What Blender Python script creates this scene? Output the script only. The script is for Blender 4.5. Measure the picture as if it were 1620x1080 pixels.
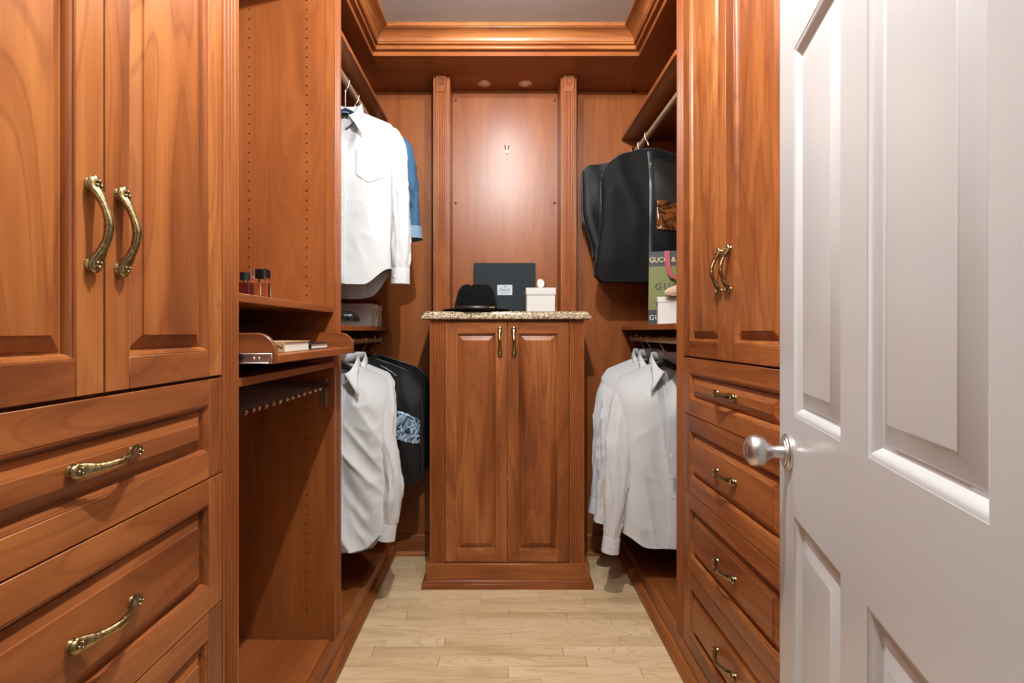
import bpy, bmesh, math, random
from mathutils import Vector, Matrix, noise

# ------------------------------------------------------------------ clear
for o in list(bpy.data.objects):
    bpy.data.objects.remove(o, do_unlink=True)
scene = bpy.context.scene
COL = scene.collection
PI = math.pi
random.seed(7)

# ------------------------------------------------------------------ camera
EYE = 1.18
FPX = 800.0                      # focal length in pixels of the 1620 wide frame
cam_d = bpy.data.cameras.new('camera')
cam_d.sensor_width = 36.0
cam_d.lens = FPX / 1620.0 * 36.0
cam_d.shift_x = (810 - 792) / 1620.0
cam_d.shift_y = (525 - 540) / 1620.0
cam_d.clip_start = 0.02
cam = bpy.data.objects.new('camera', cam_d)
COL.objects.link(cam)
cam.location = (0, 0, EYE)
cam.rotation_euler = (PI / 2, 0, 0)
scene.camera = cam

# ------------------------------------------------------------------ world, exposure
world = bpy.data.worlds.new('world')
scene.world = world
world.use_nodes = True
wn = world.node_tree
wn.nodes['Background'].inputs['Color'].default_value = (0.95, 0.97, 1.0, 1)
wn.nodes['Background'].inputs['Strength'].default_value = 0.14
scene.view_settings.view_transform = 'Standard'
scene.view_settings.look = 'None'
scene.view_settings.gamma = 1.0
scene.view_settings.use_curve_mapping = False
scene.view_settings.exposure = 0.12
scene.cycles.sample_clamp_indirect = 4.0
scene.cycles.max_bounces = 10
LAMP_NEAR_W, LAMP_FAR_W = 114.0, 24.0
LAMP_COL = (0.955, 0.98, 0.985)

# ------------------------------------------------------------------ materials
def new_mat(name):
    m = bpy.data.materials.new(name)
    m.use_nodes = True
    return m, m.node_tree.nodes, m.node_tree.links, m.node_tree.nodes['Principled BSDF']

def simple(name, col, rough=0.5, metal=0.0, spec=0.5, trans=0.0, ior=1.45, sheen=0.0, coat=0.0,
           bump=None, var=None, emit=None, alpha=1.0):
    m, n, l, b = new_mat(name)
    b.inputs['Base Color'].default_value = (*col, 1)
    b.inputs['Roughness'].default_value = rough
    b.inputs['Metallic'].default_value = metal
    b.inputs['Specular IOR Level'].default_value = spec
    b.inputs['Transmission Weight'].default_value = trans
    b.inputs['IOR'].default_value = ior
    b.inputs['Sheen Weight'].default_value = sheen
    b.inputs['Coat Weight'].default_value = coat
    b.inputs['Alpha'].default_value = alpha
    if emit:
        b.inputs['Emission Color'].default_value = (*emit[0], 1)
        b.inputs['Emission Strength'].default_value = emit[1]
    if bump or var:
        tc = n.new('ShaderNodeTexCoord')
    if var:                       # (second colour, scale)
        nz = n.new('ShaderNodeTexNoise'); nz.inputs['Scale'].default_value = var[1]
        nz.inputs['Detail'].default_value = 5
        if len(var) > 3: nz.inputs['Distortion'].default_value = var[3]; nz.inputs['Detail'].default_value = 1.5
        mx = n.new('ShaderNodeMix'); mx.data_type = 'RGBA'
        mx.inputs['A'].default_value = (*col, 1); mx.inputs['B'].default_value = (*var[0], 1)
        l.new(tc.outputs['Object'], nz.inputs['Vector'])
        if len(var) > 2:
            cr = n.new('ShaderNodeMapRange'); cr.inputs['From Min'].default_value = .5 - var[2]; cr.inputs['From Max'].default_value = .5 + var[2]
            l.new(nz.outputs['Fac'], cr.inputs['Value']); l.new(cr.outputs['Result'], mx.inputs['Factor'])
        else:
            l.new(nz.outputs['Fac'], mx.inputs['Factor'])
        l.new(mx.outputs['Result'], b.inputs['Base Color'])
    if bump:                      # (scale, strength)
        nb = n.new('ShaderNodeTexNoise'); nb.inputs['Scale'].default_value = bump[0]
        nb.inputs['Detail'].default_value = 4
        bp = n.new('ShaderNodeBump'); bp.inputs['Strength'].default_value = bump[1]
        bp.inputs['Distance'].default_value = 0.002
        l.new(tc.outputs['Object'], nb.inputs['Vector'])
        l.new(nb.outputs['Fac'], bp.inputs['Height'])
        l.new(bp.outputs['Normal'], b.inputs['Normal'])
    return m

def wood(name, axis, dark, mid, light, rough=0.34, vary=0.25, coat=0.0, ring=1.0, boards=0.0, lines=0.05, pores=0.20, line_dark=0.60):
    m, n, l, b = new_mat(name)
    tc = n.new('ShaderNodeTexCoord')
    oi = n.new('ShaderNodeObjectInfo')
    mul = n.new('ShaderNodeVectorMath'); mul.operation = 'MULTIPLY_ADD'
    mul.inputs[0].default_value = (1, 1, 1)
    cmb = n.new('ShaderNodeCombineXYZ')
    ms = n.new('ShaderNodeMath'); ms.operation = 'MULTIPLY'; ms.inputs[1].default_value = 37.0
    l.new(oi.outputs['Random'], ms.inputs[0])
    for i in range(3): l.new(ms.outputs[0], cmb.inputs[i])
    add = n.new('ShaderNodeVectorMath'); add.operation = 'ADD'
    l.new(tc.outputs['Object'], add.inputs[0]); l.new(cmb.outputs[0], add.inputs[1])
    n.remove(mul)
    mp = n.new('ShaderNodeMapping')
    sc = [1.0, 1.0, 1.0]; sc['xyz'.index(axis)] = 0.15
    mp.inputs['Scale'].default_value = sc
    l.new(add.outputs[0], mp.inputs['Vector'])
    # broad figure
    n1 = n.new('ShaderNodeTexNoise'); n1.inputs['Scale'].default_value = 7 * ring
    n1.inputs['Detail'].default_value = 6; n1.inputs['Distortion'].default_value = 1.1
    l.new(mp.outputs[0], n1.inputs['Vector'])
    # cathedral lines
    n2 = n.new('ShaderNodeTexNoise'); n2.inputs['Scale'].default_value = 4.5 * ring
    n2.inputs['Detail'].default_value = 2; n2.inputs['Distortion'].default_value = 0.6
    l.new(mp.outputs[0], n2.inputs['Vector'])
    sn = n.new('ShaderNodeMath'); sn.operation = 'MULTIPLY'; sn.inputs[1].default_value = 70.0
    l.new(n2.outputs['Fac'], sn.inputs[0])
    sn2 = n.new('ShaderNodeMath'); sn2.operation = 'SINE'
    l.new(sn.outputs[0], sn2.inputs[0])
    # fine pores
    mp2 = n.new('ShaderNodeMapping')
    sc2 = [1.0, 1.0, 1.0]; sc2['xyz'.index(axis)] = 0.03
    mp2.inputs['Scale'].default_value = sc2
    l.new(add.outputs[0], mp2.inputs['Vector'])
    n3 = n.new('ShaderNodeTexNoise'); n3.inputs['Scale'].default_value = 170
    n3.inputs['Detail'].default_value = 3
    l.new(mp2.outputs[0], n3.inputs['Vector'])
    a1 = n.new('ShaderNodeMath'); a1.operation = 'MULTIPLY_ADD'; a1.inputs[1].default_value = lines
    l.new(sn2.outputs[0], a1.inputs[0]); l.new(n1.outputs['Fac'], a1.inputs[2])
    a2 = n.new('ShaderNodeMath'); a2.operation = 'MULTIPLY_ADD'; a2.inputs[1].default_value = pores
    l.new(n3.outputs['Fac'], a2.inputs[0]); l.new(a1.outputs[0], a2.inputs[2])
    a3 = n.new('ShaderNodeMath'); a3.operation = 'MULTIPLY_ADD'; a3.inputs[1].default_value = vary
    l.new(oi.outputs['Random'], a3.inputs[0]); l.new(a2.outputs[0], a3.inputs[2])
    if boards:                    # glued-up boards of slightly different tone
        sx = n.new('ShaderNodeSeparateXYZ'); l.new(add.outputs[0], sx.inputs[0])
        o1 = [i for i in range(3) if i != 'xyz'.index(axis)]
        sm = n.new('ShaderNodeMath'); sm.operation = 'ADD'
        l.new(sx.outputs[o1[0]], sm.inputs[0]); l.new(sx.outputs[o1[1]], sm.inputs[1])
        dv = n.new('ShaderNodeMath'); dv.operation = 'DIVIDE'; dv.inputs[1].default_value = 0.071
        l.new(sm.outputs[0], dv.inputs[0])
        fl_ = n.new('ShaderNodeMath'); fl_.operation = 'FLOOR'; l.new(dv.outputs[0], fl_.inputs[0])
        wn_ = n.new('ShaderNodeTexWhiteNoise'); wn_.noise_dimensions = '1D'; l.new(fl_.outputs[0], wn_.inputs['W'])
        ab = n.new('ShaderNodeMath'); ab.operation = 'MULTIPLY_ADD'; ab.inputs[1].default_value = boards
        l.new(wn_.outputs['Value'], ab.inputs[0]); l.new(a3.outputs[0], ab.inputs[2])
        a3 = ab
    rp = n.new('ShaderNodeValToRGB')
    e = rp.color_ramp.elements
    off = pores * 0.5 + vary * 0.5 + boards * 0.5
    e[0].position = 0.22 + off; e[0].color = (*dark, 1)
    e[1].position = 0.80 + off; e[1].color = (*light, 1)
    k = e.new(0.50 + off); k.color = (*mid, 1)
    l.new(a3.outputs[0], rp.inputs['Fac'])
    # thin dark growth lines
    ln = n.new('ShaderNodeMath'); ln.operation = 'MULTIPLY'; ln.inputs[1].default_value = 120.0
    l.new(n2.outputs['Fac'], ln.inputs[0])
    ls = n.new('ShaderNodeMath'); ls.operation = 'SINE'; l.new(ln.outputs[0], ls.inputs[0])
    lr = n.new('ShaderNodeMapRange'); lr.inputs['From Min'].default_value = .72; lr.inputs['From Max'].default_value = 1.0
    lr.inputs['To Max'].default_value = line_dark
    l.new(ls.outputs[0], lr.inputs['Value'])
    lm = n.new('ShaderNodeMath'); lm.operation = 'MULTIPLY'
    l.new(lr.outputs['Result'], lm.inputs[0]); l.new(n1.outputs['Fac'], lm.inputs[1])
    mxl = n.new('ShaderNodeMix'); mxl.data_type = 'RGBA'; mxl.blend_type = 'MULTIPLY'
    mxl.inputs['B'].default_value = (0.42, 0.34, 0.28, 1)
    l.new(lm.outputs[0], mxl.inputs['Factor']); l.new(rp.outputs['Color'], mxl.inputs['A'])
    l.new(mxl.outputs['Result'], b.inputs['Base Color'])
    b.inputs['Roughness'].default_value = rough
    b.inputs['Coat Weight'].default_value = coat
    b.inputs['Coat Roughness'].default_value = 0.2
    b.inputs['Specular IOR Level'].default_value = 0.33
    bp = n.new('ShaderNodeBump'); bp.inputs['Strength'].default_value = 0.08
    bp.inputs['Distance'].default_value = 0.0006
    l.new(a2.outputs[0], bp.inputs['Height']); l.new(bp.outputs['Normal'], b.inputs['Normal'])
    return m

CD, CM, CL = (0.128, 0.033, 0.0095), (0.262, 0.078, 0.0205), (0.400, 0.143, 0.039)
WZ = wood('cherry_grain_vertical', 'z', CD, CM, CL)
WZP = wood('cherry_panel_boards', 'z', CD, CM, CL, boards=0.16, vary=0.12)
WY = wood('cherry_grain_along_room', 'y', CD, CM, CL)
WX = wood('cherry_grain_across_room', 'x', CD, CM, CL)
WV = wood('cherry_veneer', 'z', (0.192, 0.052, 0.0135), (0.258, 0.074, 0.019), (0.330, 0.104, 0.028), vary=0.08, rough=0.33, line_dark=0.30)
WVY = wood('cherry_veneer_long', 'y', (0.192, 0.052, 0.0135), (0.258, 0.074, 0.019), (0.330, 0.104, 0.028), vary=0.08, rough=0.33, line_dark=0.30)
WVX = wood('cherry_veneer_cross', 'x', (0.192, 0.052, 0.0135), (0.258, 0.074, 0.019), (0.330, 0.104, 0.028), vary=0.08, rough=0.33, line_dark=0.30)
OAK = wood('floor_oak', 'x', (0.54, 0.365, 0.19), (0.73, 0.53, 0.31), (0.83, 0.635, 0.40), rough=0.34, vary=0.24, ring=1.6, lines=0.03, pores=0.16, line_dark=0.5)
WALLP = simple('wall_paint', (0.78, 0.76, 0.72), 0.6)
CEILP = simple('ceiling_paint', (0.62, 0.62, 0.61), 0.8, bump=(220, 0.15))
DOORP = simple('white_semi_gloss_paint', (0.55, 0.565, 0.565), 0.24, bump=(60, 0.03))
BRASS = simple('antique_brass', (0.52, 0.42, 0.22), 0.27, 1.0, var=((0.13, 0.092, 0.035), 170, .30))
RODM = simple('aged_brass_rod', (0.80, 0.64, 0.42), 0.42, 0.6, var=((0.42, 0.28, 0.14), 260, .12))
CHROME = simple('chrome', (0.82, 0.82, 0.82), 0.14, 1.0)
NICKEL = simple('satin_nickel', (0.66, 0.66, 0.65), 0.34, 1.0)
DARKMET = simple('dark_slide_metal', (0.12, 0.14, 0.16), 0.35, 1.0)
STEEL = simple('brushed_steel', (0.50, 0.49, 0.48), 0.38, 1.0)
TROUSER = simple('taupe_rod_coating', (0.20, 0.155, 0.13), 0.28, 0.35)
SHIRT = simple('white_cotton', (0.585, 0.59, 0.59), 0.85, sheen=0.15, bump=(900, 0.05), spec=0.2)
SHIRT2 = simple('white_cotton_cool', (0.61, 0.62, 0.63), 0.85, sheen=0.15, bump=(900, 0.05), spec=0.2)
BUTTON = simple('pearl_button', (0.78, 0.77, 0.74), 0.3)
THREAD = simple('shirt_seam_thread', (0.66, 0.66, 0.66), 0.9)
DENIM = simple('denim', (0.030, 0.082, 0.15), 0.9, var=((0.055, 0.135, 0.23), 240), bump=(700, 0.2), spec=0.2)
DENIML = simple('denim_inside', (0.20, 0.30, 0.39), 0.9, var=((0.14, 0.23, 0.33), 200), spec=0.2)
BLACKF = simple('black_nylon', (0.0035, 0.0032, 0.003), 0.65, spec=0.15, var=((0.007, 0.0065, 0.006), 60), bump=(800, 0.15))
BLACKF2 = simple('black_mesh_cloth', (0.004, 0.004, 0.0035), 0.6, spec=0.3, var=((0.020, 0.017, 0.013), 420))
BLACKG = simple('charcoal_nylon', (0.008, 0.008, 0.0085), 0.55, spec=0.25, bump=(700, 0.15))
PIPE = simple('black_piping', (0.02, 0.02, 0.02), 0.4)
BLACKP = simple('black_plastic', (0.012, 0.012, 0.013), 0.3)
FELT = simple('black_felt', (0.005, 0.0045, 0.0045), 0.95, sheen=0.03, bump=(500, 0.4), spec=0.08)
LEATHER = simple('dark_brown_leather', (0.03, 0.014, 0.010), 0.4)
GOLD = simple('gold', (0.83, 0.58, 0.25), 0.28, 1.0)
GREYBOX = simple('grey_linen_paper', (0.60, 0.59, 0.59), 0.8, var=((0.50, 0.49, 0.49), 260), bump=(500, 0.2))
WHITEBOX = simple('white_linen_paper', (0.72, 0.71, 0.67), 0.8, var=((0.62, 0.61, 0.57), 260), bump=(450, 0.25))
BLACKBOX = simple('charcoal_paper', (0.016, 0.021, 0.025), 0.75, spec=0.25, var=((0.024, 0.031, 0.036), 320), bump=(600, 0.2))
BLACKBOXE = simple('black_box_edge', (0.008, 0.008, 0.009), 0.6)
PLATE = simple('pale_blue_plate', (0.50, 0.57, 0.62), 0.4)
INK = simple('dark_ink', (0.03, 0.035, 0.05), 0.6)
GREENP = simple('olive_paper', (0.165, 0.175, 0.055), 0.55)
GREYINK = simple('charcoal_print', (0.035, 0.037, 0.040), 0.5)
GOLDINK = simple('gold_foil_print', (0.66, 0.52, 0.28), 0.4, 0.4)
WHITEINK = simple('white_print', (0.75, 0.74, 0.70), 0.6)
REDRIB = simple('red_ribbon', (0.30, 0.012, 0.02), 0.5)
REDBOX = simple('dark_red_paper', (0.16, 0.008, 0.012), 0.6)
NUDE = simple('nude_leather', (0.62, 0.42, 0.28), 0.35)
SHOEB = simple('black_shoe_leather', (0.012, 0.012, 0.012), 0.22)
TAN = simple('tan_paper', (0.42, 0.28, 0.13), 0.6)
PAGES = simple('book_pages', (0.72, 0.69, 0.62), 0.8, bump=(900, 0.3))
GLASS = simple('clear_glass', (0.98, 0.98, 0.98), 0.02, trans=1.0, ior=1.48)
GLASSP = simple('pink_perfume_glass', (0.97, 0.80, 0.72), 0.03, trans=1.0, ior=1.40)
GLASSD = simple('wine_perfume_glass', (0.28, 0.06, 0.06), 0.05, trans=0.85, ior=1.40)
POCKB = simple('vinyl_window_blue_reflections', (0.012, 0.018, 0.026), 0.10, spec=1.0, coat=1.0, var=((0.34, 0.50, 0.66), 17, .11, 3.5))  # clear vinyl; its bluish reflections are painted in as pale streaks
POCKO = simple('vinyl_window_wood_reflection', (0.02, 0.010, 0.006), 0.12, spec=1.0, coat=1.0, var=((0.20, 0.06, 0.015), 15, .12, 3.5))  # clear vinyl; orange-brown streaks in the colour imitate the reflected wood
LENS = simple('lamp_lens', (1, 0.97, 0.9), 0.4, emit=((1.0, 0.94, 0.86), 6.0))
LENSOFF = simple('puck_lens', (0.82, 0.70, 0.58), 0.2, coat=0.6)
PUCKRING = simple('puck_ring', (0.72, 0.52, 0.38), 0.35, 0.4)
PAPERLAB = simple('printed_label', (0.70, 0.70, 0.68), 0.8)
LENS.cycles.emission_sampling = 'NONE'
BLUELAB = simple('blue_satin_tag', (0.05, 0.09, 0.18), 0.4)

def granite():
    m, n, l, b = new_mat('speckled_granite')
    tc = n.new('ShaderNodeTexCoord')
    v = n.new('ShaderNodeTexVoronoi'); v.inputs['Scale'].default_value = 190
    l.new(tc.outputs['Object'], v.inputs['Vector'])
    nz = n.new('ShaderNodeTexNoise'); nz.inputs['Scale'].default_value = 70; nz.inputs['Detail'].default_value = 5
    l.new(tc.outputs['Object'], nz.inputs['Vector'])
    sp = n.new('ShaderNodeSeparateColor'); l.new(v.outputs['Color'], sp.inputs[0])
    a = n.new('ShaderNodeMath'); a.operation = 'MULTIPLY_ADD'; a.inputs[1].default_value = 0.55
    l.new(sp.outputs[0], a.inputs[0]); 
    s2 = n.new('ShaderNodeMath'); s2.operation = 'MULTIPLY'; s2.inputs[1].default_value = 0.75
    l.new(nz.outputs['Fac'], s2.inputs[0]); l.new(s2.outputs[0], a.inputs[2])
    rp = n.new('ShaderNodeValToRGB'); e = rp.color_ramp.elements
    e[0].position = 0.28; e[0].color = (0.035, 0.028, 0.02, 1)
    e[1].position = 0.86; e[1].color = (0.66, 0.57, 0.42, 1)
    for p, c in ((0.42, (0.13, 0.085, 0.045)), (0.55, (0.30, 0.22, 0.12)), (0.68, (0.47, 0.37, 0.23))):
        k = e.new(p); k.color = (*c, 1)
    l.new(a.outputs[0], rp.inputs['Fac']); l.new(rp.outputs['Color'], b.inputs['Base Color'])
    b.inputs['Roughness'].default_value = 0.15
    return m
GRANITE = granite()

# ------------------------------------------------------------------ mesh helpers
W = {}          # world origin of every object that was built in world coordinates

class MB:
    def __init__(s): s.v = []; s.f = []
    def add(s, vs, fs):
        o = len(s.v); s.v += [tuple(p) for p in vs]; s.f += [tuple(i + o for i in f) for f in fs]; return s
    def box(s, x0, x1, y0, y1, z0, z1, mp=None):
        vs = [(x, y, z) for z in (z0, z1) for y in (y0, y1) for x in (x0, x1)]
        if mp: vs = [mp(*p) for p in vs]
        return s.add(vs, [(0, 2, 3, 1), (4, 5, 7, 6), (0, 1, 5, 4), (2, 6, 7, 3), (0, 4, 6, 2), (1, 3, 7, 5)])
    def loft(s, rings, closed=True, cap0=True, cap1=True):
        n = len(rings[0]); vs = [p for r in rings for p in r]; fs = []
        for i in range(len(rings) - 1):
            for j in range(n if closed else n - 1):
                a, b = i * n + j, i * n + (j + 1) % n
                fs.append((a, b, b + n, a + n))
        if closed and cap0: fs.append(tuple(range(n - 1, -1, -1)))
        if closed and cap1: fs.append(tuple(range((len(rings) - 1) * n, len(rings) * n)))
        return s.add(vs, fs)
    def grid(s, fn, us, vs_):
        return s.loft([[fn(u, v) for u in us] for v in vs_], closed=False)
    def tube(s, path, r, seg=10, caps=True):
        path = [Vector(p) for p in path]; rings = []
        up = Vector((0.31, 0.17, 0.93))
        for i, p in enumerate(path):
            t = (path[min(i + 1, len(path) - 1)] - path[max(i - 1, 0)])
            t = t.normalized() if t.length > 1e-9 else Vector((0, 0, 1))
            a = t.cross(up)
            if a.length < 1e-3: a = t.cross(Vector((1, 0, 0)))
            a.normalize(); b = t.cross(a)
            rr = r[i] if isinstance(r, (list, tuple)) else r
            rings.append([p + a * rr * math.cos(k * 2 * PI / seg) + b * rr * math.sin(k * 2 * PI / seg) for k in range(seg)])
        return s.loft(rings, True, caps, caps)
    def lathe(s, prof, seg=24, mp=None, cap0=True, cap1=True):
        rings = []
        for r, h in prof:
            ring = [(r * math.cos(k * 2 * PI / seg), r * math.sin(k * 2 * PI / seg), h) for k in range(seg)]
            rings.append([mp(*p) for p in ring] if mp else ring)
        return s.loft(rings, True, cap0, cap1)
    def prism(s, poly, a0, a1, mp):      # poly in (u,v), extruded along w; mp(u,v,w)
        return s.loft([[mp(u, v, a0) for u, v in poly], [mp(u, v, a1) for u, v in poly]])
    def ball(s, c, r, seg=10, rg=6):
        prof = []
        c = Vector(c); rr = (r, r, r) if not isinstance(r, (tuple, list)) else r
        rings = []
        for i in range(rg + 1):
            t = PI * i / rg
            q = max(math.sin(t), 0.02)
            rings.append([c + Vector((rr[0] * q * math.cos(k * 2 * PI / seg), rr[1] * q * math.sin(k * 2 * PI / seg), -rr[2] * math.cos(t))) for k in range(seg)])
        return s.loft(rings)

def finish(ob, smooth=35, bevel=0.0, segs=1):
    me = ob.data
    if smooth:
        me.polygons.foreach_set('use_smooth', [True] * len(me.polygons))
        me.set_sharp_from_angle(angle=math.radians(smooth))
    if bevel:
        b = ob.modifiers.new('bevel', 'BEVEL'); b.width = bevel; b.segments = segs
        b.limit_method = 'ANGLE'; b.angle_limit = math.radians(40); b.harden_normals = False

def build(name, mb, mat, parent=None, smooth=35, bevel=0.0, segs=1, local=False, fix=True, mats=None, solid=0.0):
    if local:
        org = Vector((0, 0, 0))
    else:
        xs = [p[0] for p in mb.v]; ys = [p[1] for p in mb.v]; zs = [p[2] for p in mb.v]
        org = Vector(((min(xs) + max(xs)) / 2, (min(ys) + max(ys)) / 2, min(zs)))
    me = bpy.data.meshes.new(name)
    me.from_pydata([Vector(p) - org for p in mb.v], [], mb.f)
    if fix:
        bm = bmesh.new(); bm.from_mesh(me)
        bmesh.ops.recalc_face_normals(bm, faces=bm.faces)
        bm.to_mesh(me); bm.free()
    me.materials.append(mat)
    me.update()
    ob = bpy.data.objects.new(name, me); COL.objects.link(ob)
    if parent is not None:
        ob.parent = parent
        ob.location = org - (W.get(parent.name, Vector((0, 0, 0))) if not local else Vector((0, 0, 0)))
    else:
        ob.location = org
    W[ob.name] = org.copy()
    finish(ob, smooth, bevel, segs)
    if solid:
        sm = ob.modifiers.new('thickness', 'SOLIDIFY'); sm.thickness = solid; sm.offset = 0
    return ob

def tag(o, label=None, cat=None, group=None, kind=None):
    if label: o['label'] = label
    if cat: o['category'] = cat
    if group: o['group'] = group
    if kind: o['kind'] = kind
    return o

def empty(name, loc, label=None, cat=None, group=None, kind=None, rot=None, local=False):
    o = bpy.data.objects.new(name, None); COL.objects.link(o)
    o.empty_display_size = 0.05
    o.location = loc
    if rot: o.rotation_euler = rot
    W[o.name] = Vector((0, 0, 0)) if local else Vector(loc)
    return tag(o, label, cat, group, kind)

def place(ob_name, mesh, parent, world, rot, mat=None):   # a shared mesh as a child, world location
    o = bpy.data.objects.new(ob_name, mesh); COL.objects.link(o)
    o.parent = parent
    o.location = Vector(world) - W.get(parent.name, Vector((0, 0, 0)))
    o.rotation_euler = rot
    W[o.name] = Vector(world)
    return o

def text_mesh(name, body, size, mat, parent, loc, rot, ext=0.0004, spacing=1.0, align='LEFT', xs=1.0):
    cu = bpy.data.curves.new(name, 'FONT'); cu.body = body; cu.size = size; cu.extrude = ext
    cu.space_character = spacing; cu.align_x = align; cu.resolution_u = 3
    tmp = bpy.data.objects.new('tmp_text', cu); COL.objects.link(tmp)
    dg = bpy.context.evaluated_depsgraph_get(); dg.update()
    me = bpy.data.meshes.new_from_object(tmp.evaluated_get(dg))
    bpy.data.objects.remove(tmp, do_unlink=True); bpy.data.curves.remove(cu)
    me.name = name; me.materials.clear(); me.materials.append(mat)
    o = bpy.data.objects.new(name, me); COL.objects.link(o)
    o.parent = parent; o.location = loc; o.rotation_euler = rot; o.scale = (xs, 1, 1)
    return o

def nz(x, y, z): return noise.noise(Vector((x, y, z)))
def sstep(a, b, x):
    t = min(1, max(0, (x - a) / (b - a))); return t * t * (3 - 2 * t)
def lerp(a, b, t): return a + (b - a) * t
def interp(tab, t):
    for (t0, v0), (t1, v1) in zip(tab, tab[1:]):
        if t <= t1: return lerp(v0, v1, (t - t0) / (t1 - t0) if t1 > t0 else 0)
    return tab[-1][1]

# ------------------------------------------------------------------ room constants
XL, XR = -0.585, 0.645          # faces of the cabinet runs
WLX, WRX = -1.00, 1.06          # side walls
YB, YF = 2.69, 0.31             # back wall, inside of the front wall
ZS, ZC = 2.457, 2.561           # soffit underside, ceiling
SLX, SRX, SBY = -0.592, 0.640, 2.341   # soffit edges
PY0, PY1 = 1.785, 1.855         # far fluted posts (both sides)

# ------------------------------------------------------------------ shell
tag(build('ceiling', MB().box(WLX - .1, WRX + .1, YF - .12, YB + .1, ZC, ZC + .05), CEILP, smooth=0), kind='structure')
tag(build('wall_left', MB().box(WLX - .1, WLX, YF - .12, YB + .1, -.02, ZC), WALLP, smooth=0), kind='structure')
tag(build('wall_right', MB().box(WRX, WRX + .1, YF - .12, YB + .1, -.02, ZC), WALLP, smooth=0), kind='structure')
wb = tag(build('wall_back', MB().box(WLX, WRX, YB + .012, YB + .1, -.02, ZC), WALLP, smooth=0), kind='structure')
fw = MB()
DJL, DJR, DH = -0.43, 0.385, 2.16
fw.box(WLX, DJL, YF - .12, YF, -.02, ZC); fw.box(DJR, WRX, YF - .12, YF, -.02, ZC); fw.box(DJL, DJR, YF - .12, YF, DH, ZC)
wf = tag(build('wall_front', fw, WALLP, smooth=0), kind='structure')
jb = MB(); jb.box(DJL, DJL + .018, YF - .125, YF + .005, 0, DH - .018)
build('door_jamb', jb, DOORP, wf, bevel=.002)
jb = MB(); jb.box(DJR - .018, DJR, YF - .125, YF - .04, 0, DH - .018)
build('door_jamb', jb, DOORP, wf, bevel=.002)
jb = MB(); jb.box(DJL, DJR, YF - .125, YF + .005, DH - .018, DH)
build('door_head', jb, DOORP, wf, bevel=.002)

# floor planks: strips run across the room
fl = tag(build('floor', MB().box(WLX, WRX, -.45, YB + .012, -.04, -.016), simple('subfloor', (0.10, 0.07, 0.045), 0.9), smooth=0), kind='structure')
PH = 0.0584; ROW0 = 2.3086
known = {0: (680, 853), 1: (761, 924), 2: (611, 805.5), 3: (643, 897), 4: (737, 967.6), 5: (808.6, 1032.6),
         6: (703.5, 981), 7: (590, 891), 8: (694, 928), 9: (804, 1015), 10: (857,)}
rnd = random.Random(3)
k = -7
while True:
    y1 = ROW0 - k * PH; y0 = y1 - PH
    if y0 < -.45: break
    y1c = min(y1, YB + .01)
    if y1c - y0 > .004:
        if k in known:
            cuts = [(p - 792) * ((y0 + y1) / 2) / FPX for p in known[k]]
        else:
            cuts = []; x = -0.75 + rnd.random() * .5
            while x < .72:
                cuts.append(x); x += .38 + rnd.random() * .45
        cuts = [-.66] + [c for c in sorted(cuts) if -.60 < c < .66] + [.72]
        for a, b in zip(cuts, cuts[1:]):
            dz = rnd.random() * .0005
            build('plank', MB().box(a + .0006, b - .0006, y0 + .0005, y1c - .0005, -.016, -.0006 + dz), OAK, fl, bevel=.0007)
    k += 1

# ------------------------------------------------------------------ orientation maps (a along face, c outwards, b up)
def MLEFT(a, c, b): return (XL + c, a, b)
def MRIGHT(a, c, b): return (XR - c, a, b)
BFY = 2.345                       # face plane of the back cabinet
def MBACK(a, c, b): return (a, BFY - c, b)
ROT_UP = {MLEFT: (0, 0, 0), MRIGHT: (0, 0, PI), MBACK: (0, 0, -PI / 2)}
ROT_H = {MLEFT: (PI / 2, 0, 0), MRIGHT: (PI / 2, 0, PI)}

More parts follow.
